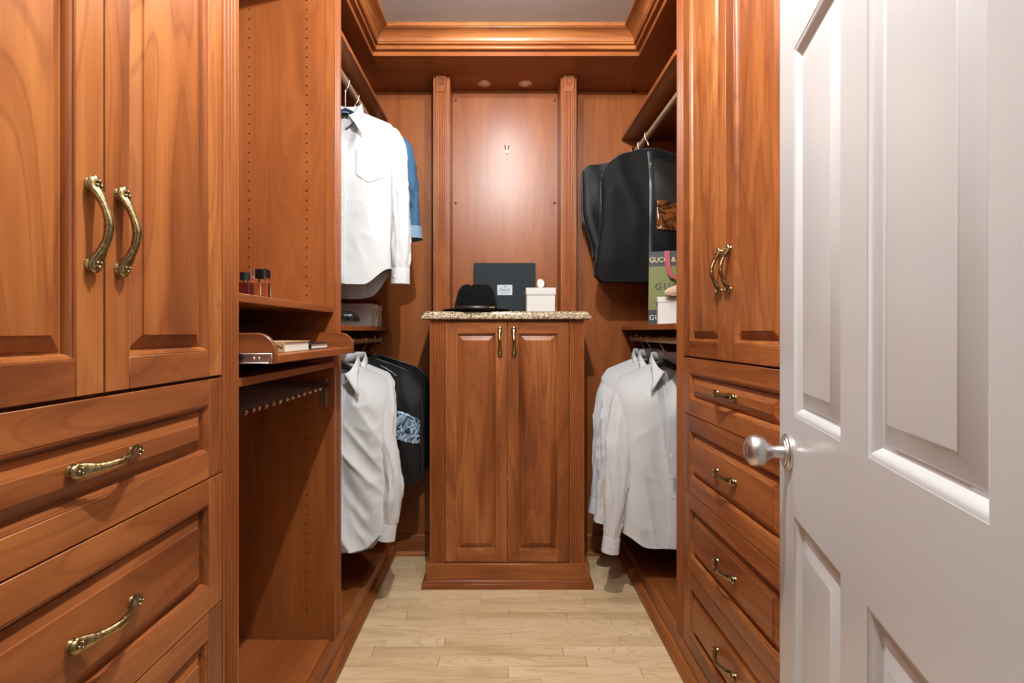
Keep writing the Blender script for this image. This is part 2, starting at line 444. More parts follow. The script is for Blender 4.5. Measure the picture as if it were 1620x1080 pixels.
# brass leaf handle: x outwards, y width, z length
def handle_mesh():
    mb = MB(); L = .138; seg = 18; n = 56; rings = []
    wt = [(0, .004), (.025, .0088), (.08, .0118), (.15, .0106), (.24, .0076), (.34, .0060), (.5, .0070), (.66, .0060), (.76, .0076), (.85, .0106), (.92, .0118), (.975, .0088), (1, .004)]
    ht = [(0, .003), (.05, .0068), (.15, .0072), (.34, .0054), (.5, .0062), (.66, .0054), (.85, .0072), (.95, .0068), (1, .003)]
    for i in range(n + 1):
        t = i / n
        q = min(1, max(0, (t - .1) / .8))
        p = .0075 + .021 * math.sin(PI * q) ** 1.15
        w, h = interp(wt, t), interp(ht, t)
        ring = []
        for j in range(seg):
            a = j * 2 * PI / seg
            g = 1.0
            for c0 in (.27, .5, .73):
                e = math.exp(-((t - c0) / .045) ** 2)
                g -= .24 * e * max(0, math.sin(a + (t - c0) * 170))
            for c0 in (.08, .92):
                e = math.exp(-((t - c0) / .05) ** 2)
                g -= .20 * e * max(0, math.cos(3 * a))
            ring.append((p + h * g * math.cos(a), .0012 * math.sin(2 * PI * t) + w * g * math.sin(a), (t - .5) * L))
        rings.append(ring)
    mb.loft(rings)
    for t in (.085, .915):
        z = (t - .5) * L
        mb.loft([[(x, r * math.cos(k * PI / 6), z + r * math.sin(k * PI / 6)) for k in range(12)] for x, r in ((-.001, .0098), (.002, .0096), (.004, .0080), (.009, .0072))])
    for sg in (-1, 1):
        for dz, dy, r in ((.061, 0, .0028), (.055, .0035, .0024), (.055, -.0035, .0024), (.049, .001, .0022)):
            mb.ball((.0146, dy, sg * dz), r, 8, 5)
    me = bpy.data.meshes.new('leaf_handle'); me.from_pydata(mb.v, [], mb.f); me.materials.append(BRASS)
    bm = bmesh.new(); bm.from_mesh(me); bmesh.ops.recalc_face_normals(bm, faces=bm.faces); bm.to_mesh(me); bm.free()
    me.polygons.foreach_set('use_smooth', [True] * len(me.polygons)); me.set_sharp_from_angle(angle=math.radians(50))
    return me
HANDLE = handle_mesh()

PANEL_PROF = [(0.0, -.020), (0.0, -.0008), (.0022, -.0010), (.0028, -.0032), (.0058, -.0044), (.0080, -.0082), (.0088, -.0142),
              (.0118, -.0146), (.0130, -.0128), (.020, -.0098), (.028, -.0062), (.0335, -.0044), (.0342, -.0010)]
def raised(name, mp, a0, a1, b0, b1, mat, parent, prof=PANEL_PROF, c0=0.0, smooth=25):
    mb = MB(); rings = []
    for ins, c in prof:
        A0, A1, B0, B1 = a0 + ins, a1 - ins, b0 + ins, b1 - ins
        rings.append([mp(A0, c0 + c, B0), mp(A1, c0 + c, B0), mp(A1, c0 + c, B1), mp(A0, c0 + c, B1)])
    mb.loft(rings)
    return build(name, mb, mat, parent, smooth=smooth)

def front(kind, mp, a0, a1, b0, b1, parent, grain_a, st=.049, rl=.051, handles=(), hrot=None, label=None):
    """a framed raised-panel front: part = the raised panel, its stiles, rails and handle are sub-parts"""
    g = .0014
    a0 += g; a1 -= g; b0 += g; b1 -= g
    vertical = kind == 'door'
    f = raised(kind, mp, a0 + st, a1 - st, b0 + rl, b1 - rl, WZP if vertical else grain_a, parent)
    for A0, A1 in ((a0, a0 + st), (a1 - st, a1)):
        build('stile', MB().box(A0, A1, -.020, 0, b0, b1, mp), WZ, f, bevel=.0013, segs=2)
    for B0, B1 in ((b0, b0 + rl), (b1 - rl, b1)):
        build('rail', MB().box(a0 + st + .0002, a1 - st - .0002, -.020, 0, B0, B1, mp), grain_a, f, bevel=.0010, segs=1)
    for a, c, b in handles:
        h = place('handle', HANDLE, f, mp(a, c, b), hrot)
        h['label'] = 'antique brass leaf-ended pull handle'
    return f

def flute_poly(a0, a1, c0, c1, n=4, r=.0052, margin=.009):
    """cross-section of a fluted post, (a, c)"""
    pts = [(a0, c0), (a0, c1)]
    step = (a1 - a0 - 2 * margin) / n
    for i in range(n):
        m = a0 + margin + step * (i + .5)
        for j in range(9):
            t = PI - PI * j / 8
            pts.append((m + r * math.cos(t), c1 - r * 1.25 * math.sin(t)))
    pts += [(a1, c1), (a1, c0)]
    return pts

def post(mp, a0, a1, c0, c1, z0, z1, parent, n=4, name='fluted_post', r=.0060, margin=.006):
    mb = MB().prism(flute_poly(a0, a1, c0, c1, n, r, margin), z0, z1, lambda u, v, w: mp(u, v, w))
    return build(name, mb, WV, parent, smooth=40)

# ------------------------------------------------------------------ base boards and crown
def ogee_base(mp, a0, a1, name, label):
    """mp(a, c, b): c outward from the board's face"""
    t = empty(name, mp((a0 + a1) / 2, 0, 0), kind='structure')
    t['label'] = label
    ax = mp(1, 0, 0)[0] - mp(0, 0, 0)[0]
    mat = WX if abs(ax) > .5 else WY
    build('board', MB().prism([(-.03, 0.0), (0, 0.0), (0, .084), (-.003, .090), (-.03, .090)], a0, a1, lambda u, v, w: mp(w, u, v)), mat, t)
    prof = [(.0004, 0.0), (.025, 0.0), (.025, .018), (.023, .022), (.0185, .0245), (.0175, .0265), (.0165, .032), (.012, .038), (.006, .0405), (.0005, .043)]
    build('shoe_moulding', MB().prism(prof, a0, a1, lambda u, v, w: mp(w, u, v)), mat, t, smooth=50)
    return t
BLX, BRX = -.578, .640
ogee_base(lambda a, c, b: (BLX + c, a, b), YF, YB - .001, 'baseboard_left', 'cherry plinth with shoe moulding under the left cabinets')
ogee_base(lambda a, c, b: (BRX - c, a, b), YF + .74, YB - .001, 'baseboard_right', 'cherry plinth with shoe moulding under the right cabinets')
def back_base(a0, a1, label, nm):
    t = empty(nm, ((a0 + a1) / 2, YB, 0), kind='structure'); t['label'] = label
    mp = lambda u, v, w: (w, YB - u, v)
    build('board', MB().prism([(0, 0), (.016, 0), (.016, .098), (.012, .106), (.006, .109), (0, .111)], a0, a1, mp), WX, t, smooth=50)
    build('shoe_moulding', MB().prism([(.0162, 0), (.030, 0), (.029, .012), (.024, .020), (.0165, .024)], a0, a1, mp), WX, t, smooth=50)
back_base(BLX + .0255, -.331, 'cherry baseboard on the back wall left of the cabinet', 'baseboard_back')
back_base(.389, BRX - .0255, 'cherry baseboard on the back wall right of the cabinet', 'baseboard_back')

CROWN = [(-.004, 2.4785), (.019, 2.4785), (.0215, 2.481), (.0225, 2.486), (.0215, 2.491), (.018, 2.4945), (.018, 2.4965), (.031, 2.4970), (.031, 2.504), (.034, 2.506)]
for i in range(1, 10):
    a = PI / 2 * i / 9
    CROWN.append((.034 + .044 * (1 - math.cos(a)), 2.506 + .038 * math.sin(a)))
CROWN += [(.0785, 2.5465), (.0845, 2.5468), (.0845, ZC), (-.004, ZC)]
tr = empty('trim_1', (0, SBY, ZS), kind='structure'); tr['label'] = 'cherry cove crown moulding around the ceiling'
build('crown_moulding', MB().loft([[(SLX + o, YF, z) for o, z in CROWN], [(SLX + o, SBY - o, z) for o, z in CROWN]]), WY, tr, smooth=40)
build('crown_moulding', MB().loft([[(SRX - o, YF, z) for o, z in CROWN], [(SRX - o, SBY - o, z) for o, z in CROWN]]), WY, tr, smooth=40)
build('crown_moulding', MB().loft([[(SLX + o, SBY - o, z) for o, z in CROWN], [(SRX - o, SBY - o, z) for o, z in CROWN]]), WX, tr, smooth=40)
sf = empty('soffit', (0, SBY, ZS), kind='structure'); sf['label'] = 'flat cherry soffit boards below the crown moulding'
build('soffit_board', MB().box(WLX, SLX, YF, YB, ZS, ZS + .021), WVY, sf, bevel=.0012)
build('soffit_board', MB().box(SRX, WRX, YF, YB, ZS, ZS + .021), WVY, sf, bevel=.0012)
build('soffit_board', MB().box(SLX + .0006, SRX - .0006, SBY, YB, ZS, ZS + .021), WVX, sf, bevel=.0012)
sc = MB().lathe([(.001, 0), (.007, 0), (.007, .008), (.001, .008)], 10, lambda x, y, z: (.706 + x, 2.678 + y, ZS - z))
build('corner_screw_block', sc, BLACKP, sf)

# wood-lined back wall
build('back_panel', MB().box(WLX, -.290, YB, YB + .012, .0, ZS), WV, wb)
build('back_panel', MB().box(.342, WRX, YB, YB + .012, .0, ZS), WV, wb)

# ------------------------------------------------------------------ tall cabinets with doors and drawers
def tall_cabinet(mp, X, wall, y0, y1, gaps, label, hdl_door, hdl_draw, near_post, far_post, back_sign):
    base = ((X + wall) / 2, (y0 + y1) / 2, .09)
    t = empty('tall_cabinet', base, label, 'cabinet')
    g1, g2, g3, g4, zb = gaps
    ymid = (y0 + y1) / 2
    inner = .0225
    # carcass: sides, back, top, bottom and divider behind the fronts
    m = MB()
    lo, hi = sorted((wall - back_sign * .004, X + back_sign * inner)) if False else sorted((wall + (.003 if wall < 0 else -.003), X - (inner if wall < 0 else -inner)))
    m.box(lo, hi, near_post[1], near_post[1] + .018, zb - .004, ZS - .002)
    m.box(lo, hi, far_post[0] + .012, far_post[1] - .008, zb - .004, ZS - .002)
    m.box(lo, hi, near_post[1] + .018, far_post[0] + .012, zb - .004, zb + .016)
    m.box(lo, hi, near_post[1] + .018, far_post[0] + .012, g1 - .012, g1 + .006)
    if wall < 0: m.box(lo, lo + .01, near_post[1] + .018, far_post[0] + .012, zb + .016, ZS - .002)
    else: m.box(hi - .01, hi, near_post[1] + .018, far_post[0] + .012, zb + .016, ZS - .002)
    build('carcass', m, WV, t, smooth=0)
    post(mp, near_post[0], near_post[1] - .0006, -.022, 0, .0905, ZS - .0008, t)
    post(mp, far_post[0] + .0006, far_post[1], -.030, 0, .0905, ZS - .0008, t)
    top = ZS - .03
    build('top_rail', MB().box(near_post[1], far_post[0], -.022, -.001, top, ZS - .001, mp), WY, t, bevel=.001)
    # doors
    front('door', mp, y0, ymid, g1, top, t, WY, handles=[(ymid - hdl_door[0], .0002, hdl_door[2])], hrot=ROT_UP[mp])
    front('door', mp, ymid, y1, g1, top, t, WY, handles=[(ymid + hdl_door[1], .0002, hdl_door[2])], hrot=ROT_UP[mp])
    for (b0, b1), dz in zip(((g2, g1 - .003), (g3, g2), (g4, g3), (zb, g4)), hdl_draw):
        front('drawer', mp, y0, y1, b0, b1, t, WY, st=.047, rl=.050, handles=[(ymid, -.0010, dz)], hrot=ROT_H[mp])
    return t

LG = (1.089, .886, .618, .352, .094)
RG = (1.0965, .8985, .633, .363, .096)
lc = tall_cabinet(MLEFT, XL, WLX, .430, 1.064, LG, 'tall cherry cabinet with double doors over drawers, nearest on the left',
                  (.028, .027, 1.333), (.990, .752, .485, .225), (.360, .430), (1.064, 1.130), 1)
build('filler_strip', MB().box(YF, .3595, -.022, -.001, .0905, ZS - .001, MLEFT), WZ, lc, bevel=.001)
rc = tall_cabinet(MRIGHT, XR, WRX, 1.120, 1.779, RG, 'tall cherry cabinet with double doors over four drawers behind the white door',
                  (.030, .030, 1.357), (.9985, .766, .498, .232), (1.050, 1.120), (PY0 - .006, PY1), -1)

# ------------------------------------------------------------------ left open unit with shelf, tray and trouser rack
def holed_panel(mb, cols, x0, x1, zs, y, th, z0, z1, r=.0028, dep=.009):
    """panel facing -y at y with square pin holes; cols = hole x positions"""
    xs = [x0]
    for c in sorted(cols): xs += [c - r, c + r]
    xs.append(x1)
    for i in range(len(xs) - 1):
        a, b = xs[i], xs[i + 1]
        if i % 2 == 0:
            mb.add([(a, y, z0), (b, y, z0), (b, y, z1), (a, y, z1)], [(0, 1, 2, 3)])
        else:
            zz = z0
            for h in zs:
                mb.add([(a, y, zz), (b, y, zz), (b, y, h - r), (a, y, h - r)], [(0, 1, 2, 3)])
                q = [(a, y, h - r), (b, y, h - r), (b, y, h + r), (a, y, h + r)]
                d = [(p[0], y + dep, p[2]) for p in q]
                mb.add(q + d, [(0, 1, 5, 4), (1, 2, 6, 5), (2, 3, 7, 6), (3, 0, 4, 7), (4, 5, 6, 7)])
                zz = h + r
            mb.add([(a, y, zz), (b, y, zz), (b, y, z1), (a, y, z1)], [(0, 1, 2, 3)])
    mb.add([(x0, y, z0), (x1, y, z0), (x1, y, z1), (x0, y, z1), (x0, y + th, z0), (x1, y + th, z0), (x1, y + th, z1), (x0, y + th, z1)],
           [(4, 5, 6, 7), (0, 1, 5, 4), (1, 2, 6, 5), (2, 3, 7, 6), (3, 0, 4, 7)])

u = empty('open_wardrobe_unit', ((XL + WLX) / 2, 1.457, .09), 'open cherry wardrobe unit with perfume shelf, pull-out tray and trouser rack', 'wardrobe')
mb = MB()
holes = [.20 + .0336 * i for i in range(66)]
holed_panel(mb, (-.888, -.685), WLX + .014, -.6165, holes, PY0, .024, .096, ZS - .001)
build('side_panel', mb, WV, u, smooth=0, fix=False)
post(MLEFT, PY0 - .002, PY1, -.0312, 0, .0905, ZS - .0008, u)
build('deck', MB().box(WLX + .014, -.602, 1.131, PY0 - .0006, .078, .096), WVY, u, bevel=.001)
build('back_panel', MB().box(WLX + .002, WLX + .013, 1.131, PY0 + .02, .09, ZS - .001), WV, u, smooth=0)
build('shelf', MB().box(WLX + .014, -.588, 1.131, PY0 - .0006, 1.248, 1.268), WVY, u, bevel=.0012)
build('shelf', MB().box(WLX + .014, -.588, 1.131, PY0 - .0006, 1.056, 1.0755), WVY, u, bevel=.0012)
build('shelf', MB().box(WLX + .014, -.588, 1.131, PY0 - .0006, 2.395, 2.415), WVY, u, bevel=.0012)
# pull-out tray
TX0, TX1, TY0, TY1, TZ = -.955, -.5085, 1.143, 1.757, 1.128
tray = build('pull_out_tray', MB().box(TX0, TX1, TY0 + .0142, TY1 - .0142, TZ - .020, TZ), WVX, u, bevel=.002, segs=2)
def tray_side(y0, y1):
    pts = [(TX0, TZ - .020)]
    pts += [(TX1 + .0, TZ - .020), (TX1, TZ + .002)]
    R = .048
    for i in range(1, 10):
        a = PI / 2 * i / 9
        pts.append((TX1 - R * (1 - math.cos(a)) * .95, TZ + .002 + R * math.sin(a)))
    zt = TZ + .050
    xa, xb = -.700, -.790
    for i in range(11):
        t = i / 10; s = t * t * (3 - 2 * t)
        pts.append((lerp(xa, xb, t), lerp(zt, zt + .040, s)))
    pts.append((TX0, zt + .040))
    return MB().prism(pts, y0, y1, lambda a, b, c: (a, c, b))
build('tray_side', tray_side(TY0, TY0 + .014), WX, tray, bevel=.0015, smooth=45)
build('tray_side', tray_side(TY1 - .014, TY1), WX, tray, bevel=.0015, smooth=45)
build('tray_back', MB().box(TX0, TX0 + .014, TY0 + .0142, TY1 - .0142, TZ + .0002, TZ + .09), WY, tray, bevel=.001)
for y0, y1, sg in ((TY0 - .0065, TY0 - .0003, -1), (TY1 + .0003, TY1 + .0065, 1)):
    sl = build('drawer_slide', MB().box(TX0 + .05, TX1 - .006, y0 + (.002 if sg < 0 else 0), y1 - (.002 if sg > 0 else 0), TZ - .0185, TZ + .0035), STEEL, tray, bevel=.001)
mb = MB()
for z in (TZ - .019, TZ + .0015): mb.box(TX0 + .05, TX1 - .005, TY0 - .008, TY0 - .0046, z, z + .0025)
mb.box(TX1 - .012, TX1 - .005, TY0 - .0085, TY0 - .0046, TZ - .0185, TZ + .0035)
build('slide_lip', mb, CHROME, tray, bevel=.0005)
for x in (-.545, -.556):
    build('slide_screw', MB().lathe([(.0042, 0), (.0042, .001), (.003, .0022), (.0005, .0026)], 10, lambda a, b, c: (x + a, TY0 - .0047 - c, TZ - .0075 + b)), CHROME, tray)
mb = MB(); mb.lathe([(.0105, 0), (.0105, .006), (.006, .006), (.006, .001)], 14, lambda a, b, c: (-.587 + a, TY0 - .0050 - c, TZ - .006 + b))
build('slide_roller', mb, DARKMET, tray)
# trouser rack
rack = build('trouser_rack', MB().box(-.955, -.60, 1.756, 1.7835, .985, 1.005).box(-.955, -.60, 1.1325, 1.156, .985, 1.005).box(-.955, -.930, 1.156, 1.756, .985, 1.005), simple('rack_rail', (0.06, 0.03, 0.025), 0.4), u, bevel=.001)
tips = (390, 402, 411, 422, 433.5, 444, 455, 464, 473, 482, 491, 499.5, 507.5)
for p in tips:
    y = .600 * FPX / (792 - p)
    y = min(max(y, 1.175), 1.738)
    tip = -.598
    rod = build('trouser_rod', MB().tube([(-.935, y, .9955), (tip - .012, y, .990)], .0052, 10), TROUSER, rack)
    build('rod_cap', MB().lathe([(.0045, 0), (.0066, .002), (.0072, .006), (.0060, .011), (.002, .0135)], 12, lambda a, b, c: (tip - .013 + c, y + a, .990 + b)), CHROME, rod)
build('rack_bracket', MB().box(-.632, -.618, 1.779, 1.7845, .925, 1.010).box(-.617, -.611, 1.772, 1.7845, .917, 1.015), STEEL, rack, bevel=.0008)

# ------------------------------------------------------------------ hanging sections
def rod(parent, x, z, y0, y1, r=.0135):
    b = build('hanging_rod', MB().tube([(x, y0 + .004, z), (x, y1 - .004, z)], r, 20), RODM, parent, smooth=40)
    for y, sg in ((y0, 1), (y1, -1)):
        m = MB()
        pts = []
        for i in range(13):
            a = PI + PI * i / 12
            pts.append((x + (r + .002) * math.cos(a), z + (r + .002) * math.sin(a)))
        pts += [(x + r + .002, z + .020), (x + r + .005, z + .020)]
        for i in range(13):
            a = 2 * PI - PI * i / 12
            pts.append((x + (r + .005) * math.cos(a), z + (r + .005) * math.sin(a)))
        pts += [(x - r - .005, z + .020), (x - r - .002, z + .020)]
        m.prism(pts, y, y + sg * .012, lambda a, c, w: (a, w, c))
        m.box(x - .016, x + .016, y, y + sg * .0025, z - .018, z + .026)
        build('rod_bracket', m, CHROME, parent, smooth=30)
    return b

hl = empty('hanging_wardrobe', ((XL + WLX) / 2, 2.27, .09), 'cherry double-hang wardrobe section in the far left corner', 'wardrobe')
build('upper_shelf', MB().box(WLX + .002, -.597, PY1 + .0006, YB - .0006, 2.294, 2.313), WVY, hl, bevel=.0012)
build('middle_shelf', MB().box(WLX + .002, -.596, PY1 + .0006, YB - .0006, 1.186, 1.2065), WVY, hl, bevel=.0012)
build('deck', MB().box(WLX + .002, -.602, PY1 + .0006, YB - .0006, .078, .096), WVY, hl, bevel=.0012)
build('back_panel', MB().box(WLX + .0005, WLX + .0018, PY1, YB - .0006, .09, ZS - .001), WV, hl, smooth=0)
build('side_panel', MB().box(WLX + .014, -.6165, PY0 + .0245, PY1 - .012, .096, ZS - .001), WV, hl, smooth=0)
LRX, LRZ, LRX2, LRZ2 = -.660, 2.246, -.652, 1.138
rod(hl, LRX, LRZ, PY1 - .011, YB - .001)
rod(hl, LRX2, LRZ2, PY1 - .011, YB - .001)

hr = empty('hanging_wardrobe', ((XR + WRX) / 2, 2.27, .09), 'cherry double-hang wardrobe section in the far right corner', 'wardrobe')
build('upper_shelf', MB().box(.641, WRX - .002, PY1 + .0006, YB - .0006, 2.197, 2.216), WVY, hr, bevel=.0012)
build('middle_shelf', MB().box(.642, WRX - .002, PY1 + .0006, YB - .0006, 1.190, 1.2125), WVY, hr, bevel=.0012)
build('deck', MB().box(.664, WRX - .002, PY1 + .0006, YB - .0006, .078, .096), WVY, hr, bevel=.0012)
build('back_panel', MB().box(WRX - .0018, WRX - .0005, PY1, YB - .0006, .09, ZS - .001), WV, hr, smooth=0)
RRX, RRZ, RRX2, RRZ2 = .714, 2.132, .706, 1.145
rod(hr, RRX, RRZ, PY1 + .001, YB - .001)
rod(hr, RRX2, RRZ2, PY1 + .001, YB - .001)
for x, z in ((.735, 2.190), (.79, 2.190), (.93, 2.190)):
    build('shelf_clip', MB().box(x, x + .016, YB - .014, YB - .0008, z, z + .006), BLACKP, hr, bevel=.001)

# ------------------------------------------------------------------ back cabinet, counter, hutch
bc = empty('double_door_cabinet', (.03, 2.5, 0), 'narrow cherry cabinet with two tall doors against the back wall', 'cabinet')
BX0, BX1 = -.328, .387
m = MB().box(BX0 + .002, BX1 - .002, BFY + .022, YB - .001, .10, 1.237)
build('carcass', m, WV, bc, smooth=0)
post(MBACK, BX0, -.2595, -.0215, .004, .1095, 1.2368, bc, n=4, r=.0056)
post(MBACK, .3190, BX1, -.0215, .004, .1095, 1.2368, bc, n=4, r=.0056)
build('top_rail', MB().box(-.2590, .3185, -.0215, -.008, 1.2305, 1.2368, MBACK), WX, bc)
DM = .0305
front('door', MBACK, -.2585, DM, .1125, 1.2295, bc, WX, handles=[(DM - .034, .0002, 1.137)], hrot=ROT_UP[MBACK], st=.051, rl=.053)
front('door', MBACK, DM, .3180, .1125, 1.2295, bc, WX, handles=[(DM + .031, .0002, 1.137)], hrot=ROT_UP[MBACK], st=.051, rl=.053)
for z in (1.02, .74, .49, .25):     # small hinges seen in the gap
    build('hinge_knuckle', MB().tube([(DM, BFY - .001, z), (DM, BFY - .001, z + .020)], .0013, 6), CHROME, bc)
m = MB().box(-.347, .411, BFY - .012, YB - .001, .035, .1092)
build('plinth', m, WX, bc, bevel=.002, segs=2)
prof = [(0, 0), (.021, 0), (.021, .020), (.019, .024), (.015, .0255), (.0145, .028), (.012, .034), (.007, .038), (0, .0395)]
def ring_profile(x0, x1, yf, yb, prof):
    rings = []
    rings.append([(x0 - o, yb, z) for o, z in prof])
    rings.append([(x0 - o, yf - o, z) for o, z in prof])
    rings.append([(x1 + o, yf - o, z) for o, z in prof])
    rings.append([(x1 + o, yb, z) for o, z in prof])
    return MB().loft(rings)
build('shoe_moulding', ring_profile(-.342, .406, BFY - .0075, YB - .032, prof), WX, bc, smooth=45)
# granite
gx0, gx1, gy0 = -.3625, .4150, 2.318
gp = [(0, 1.2375), (.004, 1.2375), (.010, 1.242), (.011, 1.250), (.0095, 1.256), (.004, 1.259), (.001, 1.262), (-.001, 1.268), (-.006, 1.2735), (-.012, 1.2757)]
rings = []
for o, z in gp: rings.append([(gx0 + .010 - o, gy0 + .010 - o, z), (gx1 - .010 + o, gy0 + .010 - o, z), (gx1 - .010 + o, YB - .0008, z), (gx0 + .010 - o, YB - .0008, z)])
tag(build('countertop', MB().loft(rings), GRANITE, smooth=45), 'speckled beige granite countertop with ogee edge on the back cabinet', 'countertop')

hu = empty('display_hutch', (.03, 2.6, 1.276), 'open cherry hutch with fluted posts rising from the granite counter to the soffit', 'hutch')
ZG = 1.2762
def upost(xb0, xb1, xm0, xm1):
    build('post_backing', MB().box(xb0, xb1, 2.525, 2.540, ZG, ZS - .0006), WZ, hu, bevel=.0012)
    mp = lambda a, c, b: (a, 2.5248 - c, b)
    poly = flute_poly(xm0, xm1, 0, .0155, 3, .0052, .006)
    build('fluted_post', MB().prism(poly, ZG, ZS - .085, lambda u_, v, w: mp(u_, v, w)), WV, hu, smooth=40)
    build('post_block', MB().box(xm0, xm1, 2.5093, 2.5248, ZS - .0848, ZS - .0006), WZ, hu, bevel=.0012)
    cx = (xm0 + xm1) / 2
    build('rosette', MB().lathe([(.0190, 0), (.0190, .0016), (.0178, .0028), (.0160, .0028), (.0148, .0004), (.0132, .0004), (.0122, .0026), (.0060, .0026), (.0052, .0008), (.0038, .0006), (.0028, .0022), (.0008, .0024)], 28,
                                lambda a, b, c: (cx + a, 2.5094 - c, ZS - .034 + b)), WZ, hu, smooth=30)
upost(-.3368, -.2530, -.3215, -.2690)
upost(.2995, .3790, .3120, .3645)
build('side_panel', MB().box(-.272, -.2545, 2.5405, YB - .0005, ZG, ZS - .0006), WV, hu)
build('side_panel', MB().box(.301, .3185, 2.5405, YB - .0005, ZG, ZS - .0006), WV, hu)
build('back_panel', MB().box(-.2535, .3005, YB - .012, YB - .0005, ZG, ZS - .0006), WV, hu)
for x in (-.238, .285):
    for z in (2.404, 1.863, 1.327):
        build('shelf_pin', MB().lathe([(.004, 0), (.0065, .001), (.0065, .004), (.003, .006)], 10, lambda a, b, c: (x + a, YB - .0122 - c, z + b)), simple('bronze_pin', (.10, .05, .03), .3, .8), hu)
hk = MB(); hx, hz, hy = .033, 2.150, YB - .012
hk.lathe([(.006, 0), (.0066, .002), (.004, .003)], 12, lambda a, b, c: (hx + a, hy - c, hz - .006 + b))
hk.box(hx - .004, hx + .004, hy - .003, hy, hz - .022, hz + .004)
for sg in (-1, 1):
    hk.tube([(hx, hy - .003, hz - .004), (hx + sg * .006, hy - .010, hz + .000), (hx + sg * .009, hy - .014, hz + .010), (hx + sg * .009, hy - .014, hz + .018)], [.0028, .0028, .0028, .0035], 8)
hk.tube([(hx, hy - .003, hz - .014), (hx, hy - .014, hz - .024), (hx, hy - .017, hz - .018)], [.0026, .0026, .0034], 8)
tag(build('wall_hook', hk, CHROME, hu, smooth=50), 'small polished double coat hook')

# soffit pucks and ceiling lamps
for x, lab in ((-.0845, 'round recessed puck light in the soffit, left of the pair'), (.127, 'round recessed puck light in the soffit, right of the pair')):
    p = empty('puck_light', (x, 2.600, ZS), lab, 'light', 'puck lights over the hutch')
    build('trim_ring', MB().lathe([(.033, 0), (.033, .0025), (.030, .004), (.024, .0035), (.0225, 0)], 32, lambda a, b, c: (x + a, 2.600 + b, ZS - c), cap0=False, cap1=False), PUCKRING, p, smooth=50)
    build('lens', MB().lathe([(.0224, .0004), (.020, .003), (.012, .006), (.002, .007)], 24, lambda a, b, c: (x + a, 2.600 + b, ZS - c)), LENSOFF, p, smooth=60)
    build('bulb_tip', MB().ball((x, 2.600, ZS - .008), .004, 10, 6), CHROME, p)
for y, lab, watt in ((.70, 'small flush ceiling lamp nearest the doorway', LAMP_NEAR_W), (1.64, 'small flush ceiling lamp over the far end', LAMP_FAR_W)):
    x = .036
    p = empty('ceiling_lamp', (x, y, ZC), lab, 'light', 'ceiling lamps')
    build('trim_ring', MB().lathe([(.060, 0), (.060, .003), (.050, .006), (.036, .005), (.034, 0)], 32, lambda a, b, c: (x + a, y + b, ZC - c), cap0=False, cap1=False), DOORP, p, smooth=50)
    build('lens', MB().lathe([(.0338, .0005), (.025, .0025), (.002, .003)], 24, lambda a, b, c: (x + a, y + b, ZC - c)), LENS, p, smooth=60)
    ld = bpy.data.lights.new('lamp_light', 'POINT'); ld.energy = watt; ld.color = LAMP_COL; ld.shadow_soft_size = .016
    lo = bpy.data.objects.new('lamp_light', ld); COL.objects.link(lo); lo.parent = p
    lo.location = (0, 0, -.022)

# ------------------------------------------------------------------ white six-panel door
DW, DHt, DTH = .747, 2.13, .037
ang = math.atan2(.719, .204)
d1 = empty('door_1', (.363, .308, .008), kind='structure', rot=(0, 0, ang), local=True)
d1['label'] = 'white six-panel door standing open on the right'
sW, mW = .0992, .0876; pW = (DW - 2 * sW - mW) / 2
us = [(sW, sW + pW), (sW + pW + mW, DW - sW)]
zsr = [(.235, .834), (1.018, 1.692), (1.775, 2.022)]
m = MB()
m.box(0, sW, -DTH, 0, 0, DHt); m.box(DW - sW, DW, -DTH, 0, 0, DHt); 
zz = 0
for z0, z1 in zsr:
    m.box(sW, DW - sW, -DTH, 0, zz, z0); m.box(us[0][1], us[1][0], -DTH, 0, z0, z1); zz = z1
m.box(sW, DW - sW, -DTH, 0, zz, DHt)
build('slab', m, DOORP, d1, smooth=0, local=True)
DP = [(0.0, -.0005), (.003, -.0012), (.008, -.004), (.012, -.0085), (.0145, -.011), (.020, -.011), (.023, -.010), (.045, -.0035), (.047, -.0022), (.049, -.0020)]
for a0, a1 in us:
    for z0, z1 in zsr:
        mb = MB(); rings = []
        for ins, c in DP:
            rings.append([(a0 + ins, c, z0 + ins), (a1 - ins, c, z0 + ins), (a1 - ins, c, z1 - ins), (a0 + ins, c, z1 - ins)])
        rings = [[(a0, -DTH + .001, z0), (a1, -DTH + .001, z0), (a1, -DTH + .001, z1), (a0, -DTH + .001, z1)]] + rings
        mb.loft(rings)
        build('panel', mb, DOORP, d1, smooth=28, local=True)
kx, kz = DW - .062, .942
def kn(s): return lambda a, b, c: (kx + a, s * c + (0 if s > 0 else -DTH), kz + b)
kb = build('door_knob', MB().lathe([(.0125, .006), (.0125, .018), (.0110, .024), (.0125, .030), (.018, .036), (.026, .043), (.0300, .052), (.0305, .059), (.0285, .066), (.022, .0725), (.012, .0765), (.001, .0775)], 36, kn(1)), NICKEL, d1, smooth=60, local=True)
build('rose', MB().lathe([(.0355, .0002), (.0355, .004), (.0340, .0055), (.0310, .0055), (.0300, .0075), (.0270, .0085), (.0250, .0080), (.0240, .010), (.0180, .011), (.0128, .0112)], 36, kn(1)), NICKEL, kb, smooth=30, local=True)
kb2 = build('door_knob', MB().lathe([(.0125, .006), (.0110, .020), (.018, .030), (.026, .037), (.0295, .046), (.026, .057), (.014, .063), (.001, .064)], 24, kn(-1)), NICKEL, d1, smooth=60, local=True)
for z in (.20, 1.05, 1.90):
    build('hinge', MB().tube([(-.004, .004, z), (-.004, .004, z + .09)], .006, 10), NICKEL, d1, local=True)

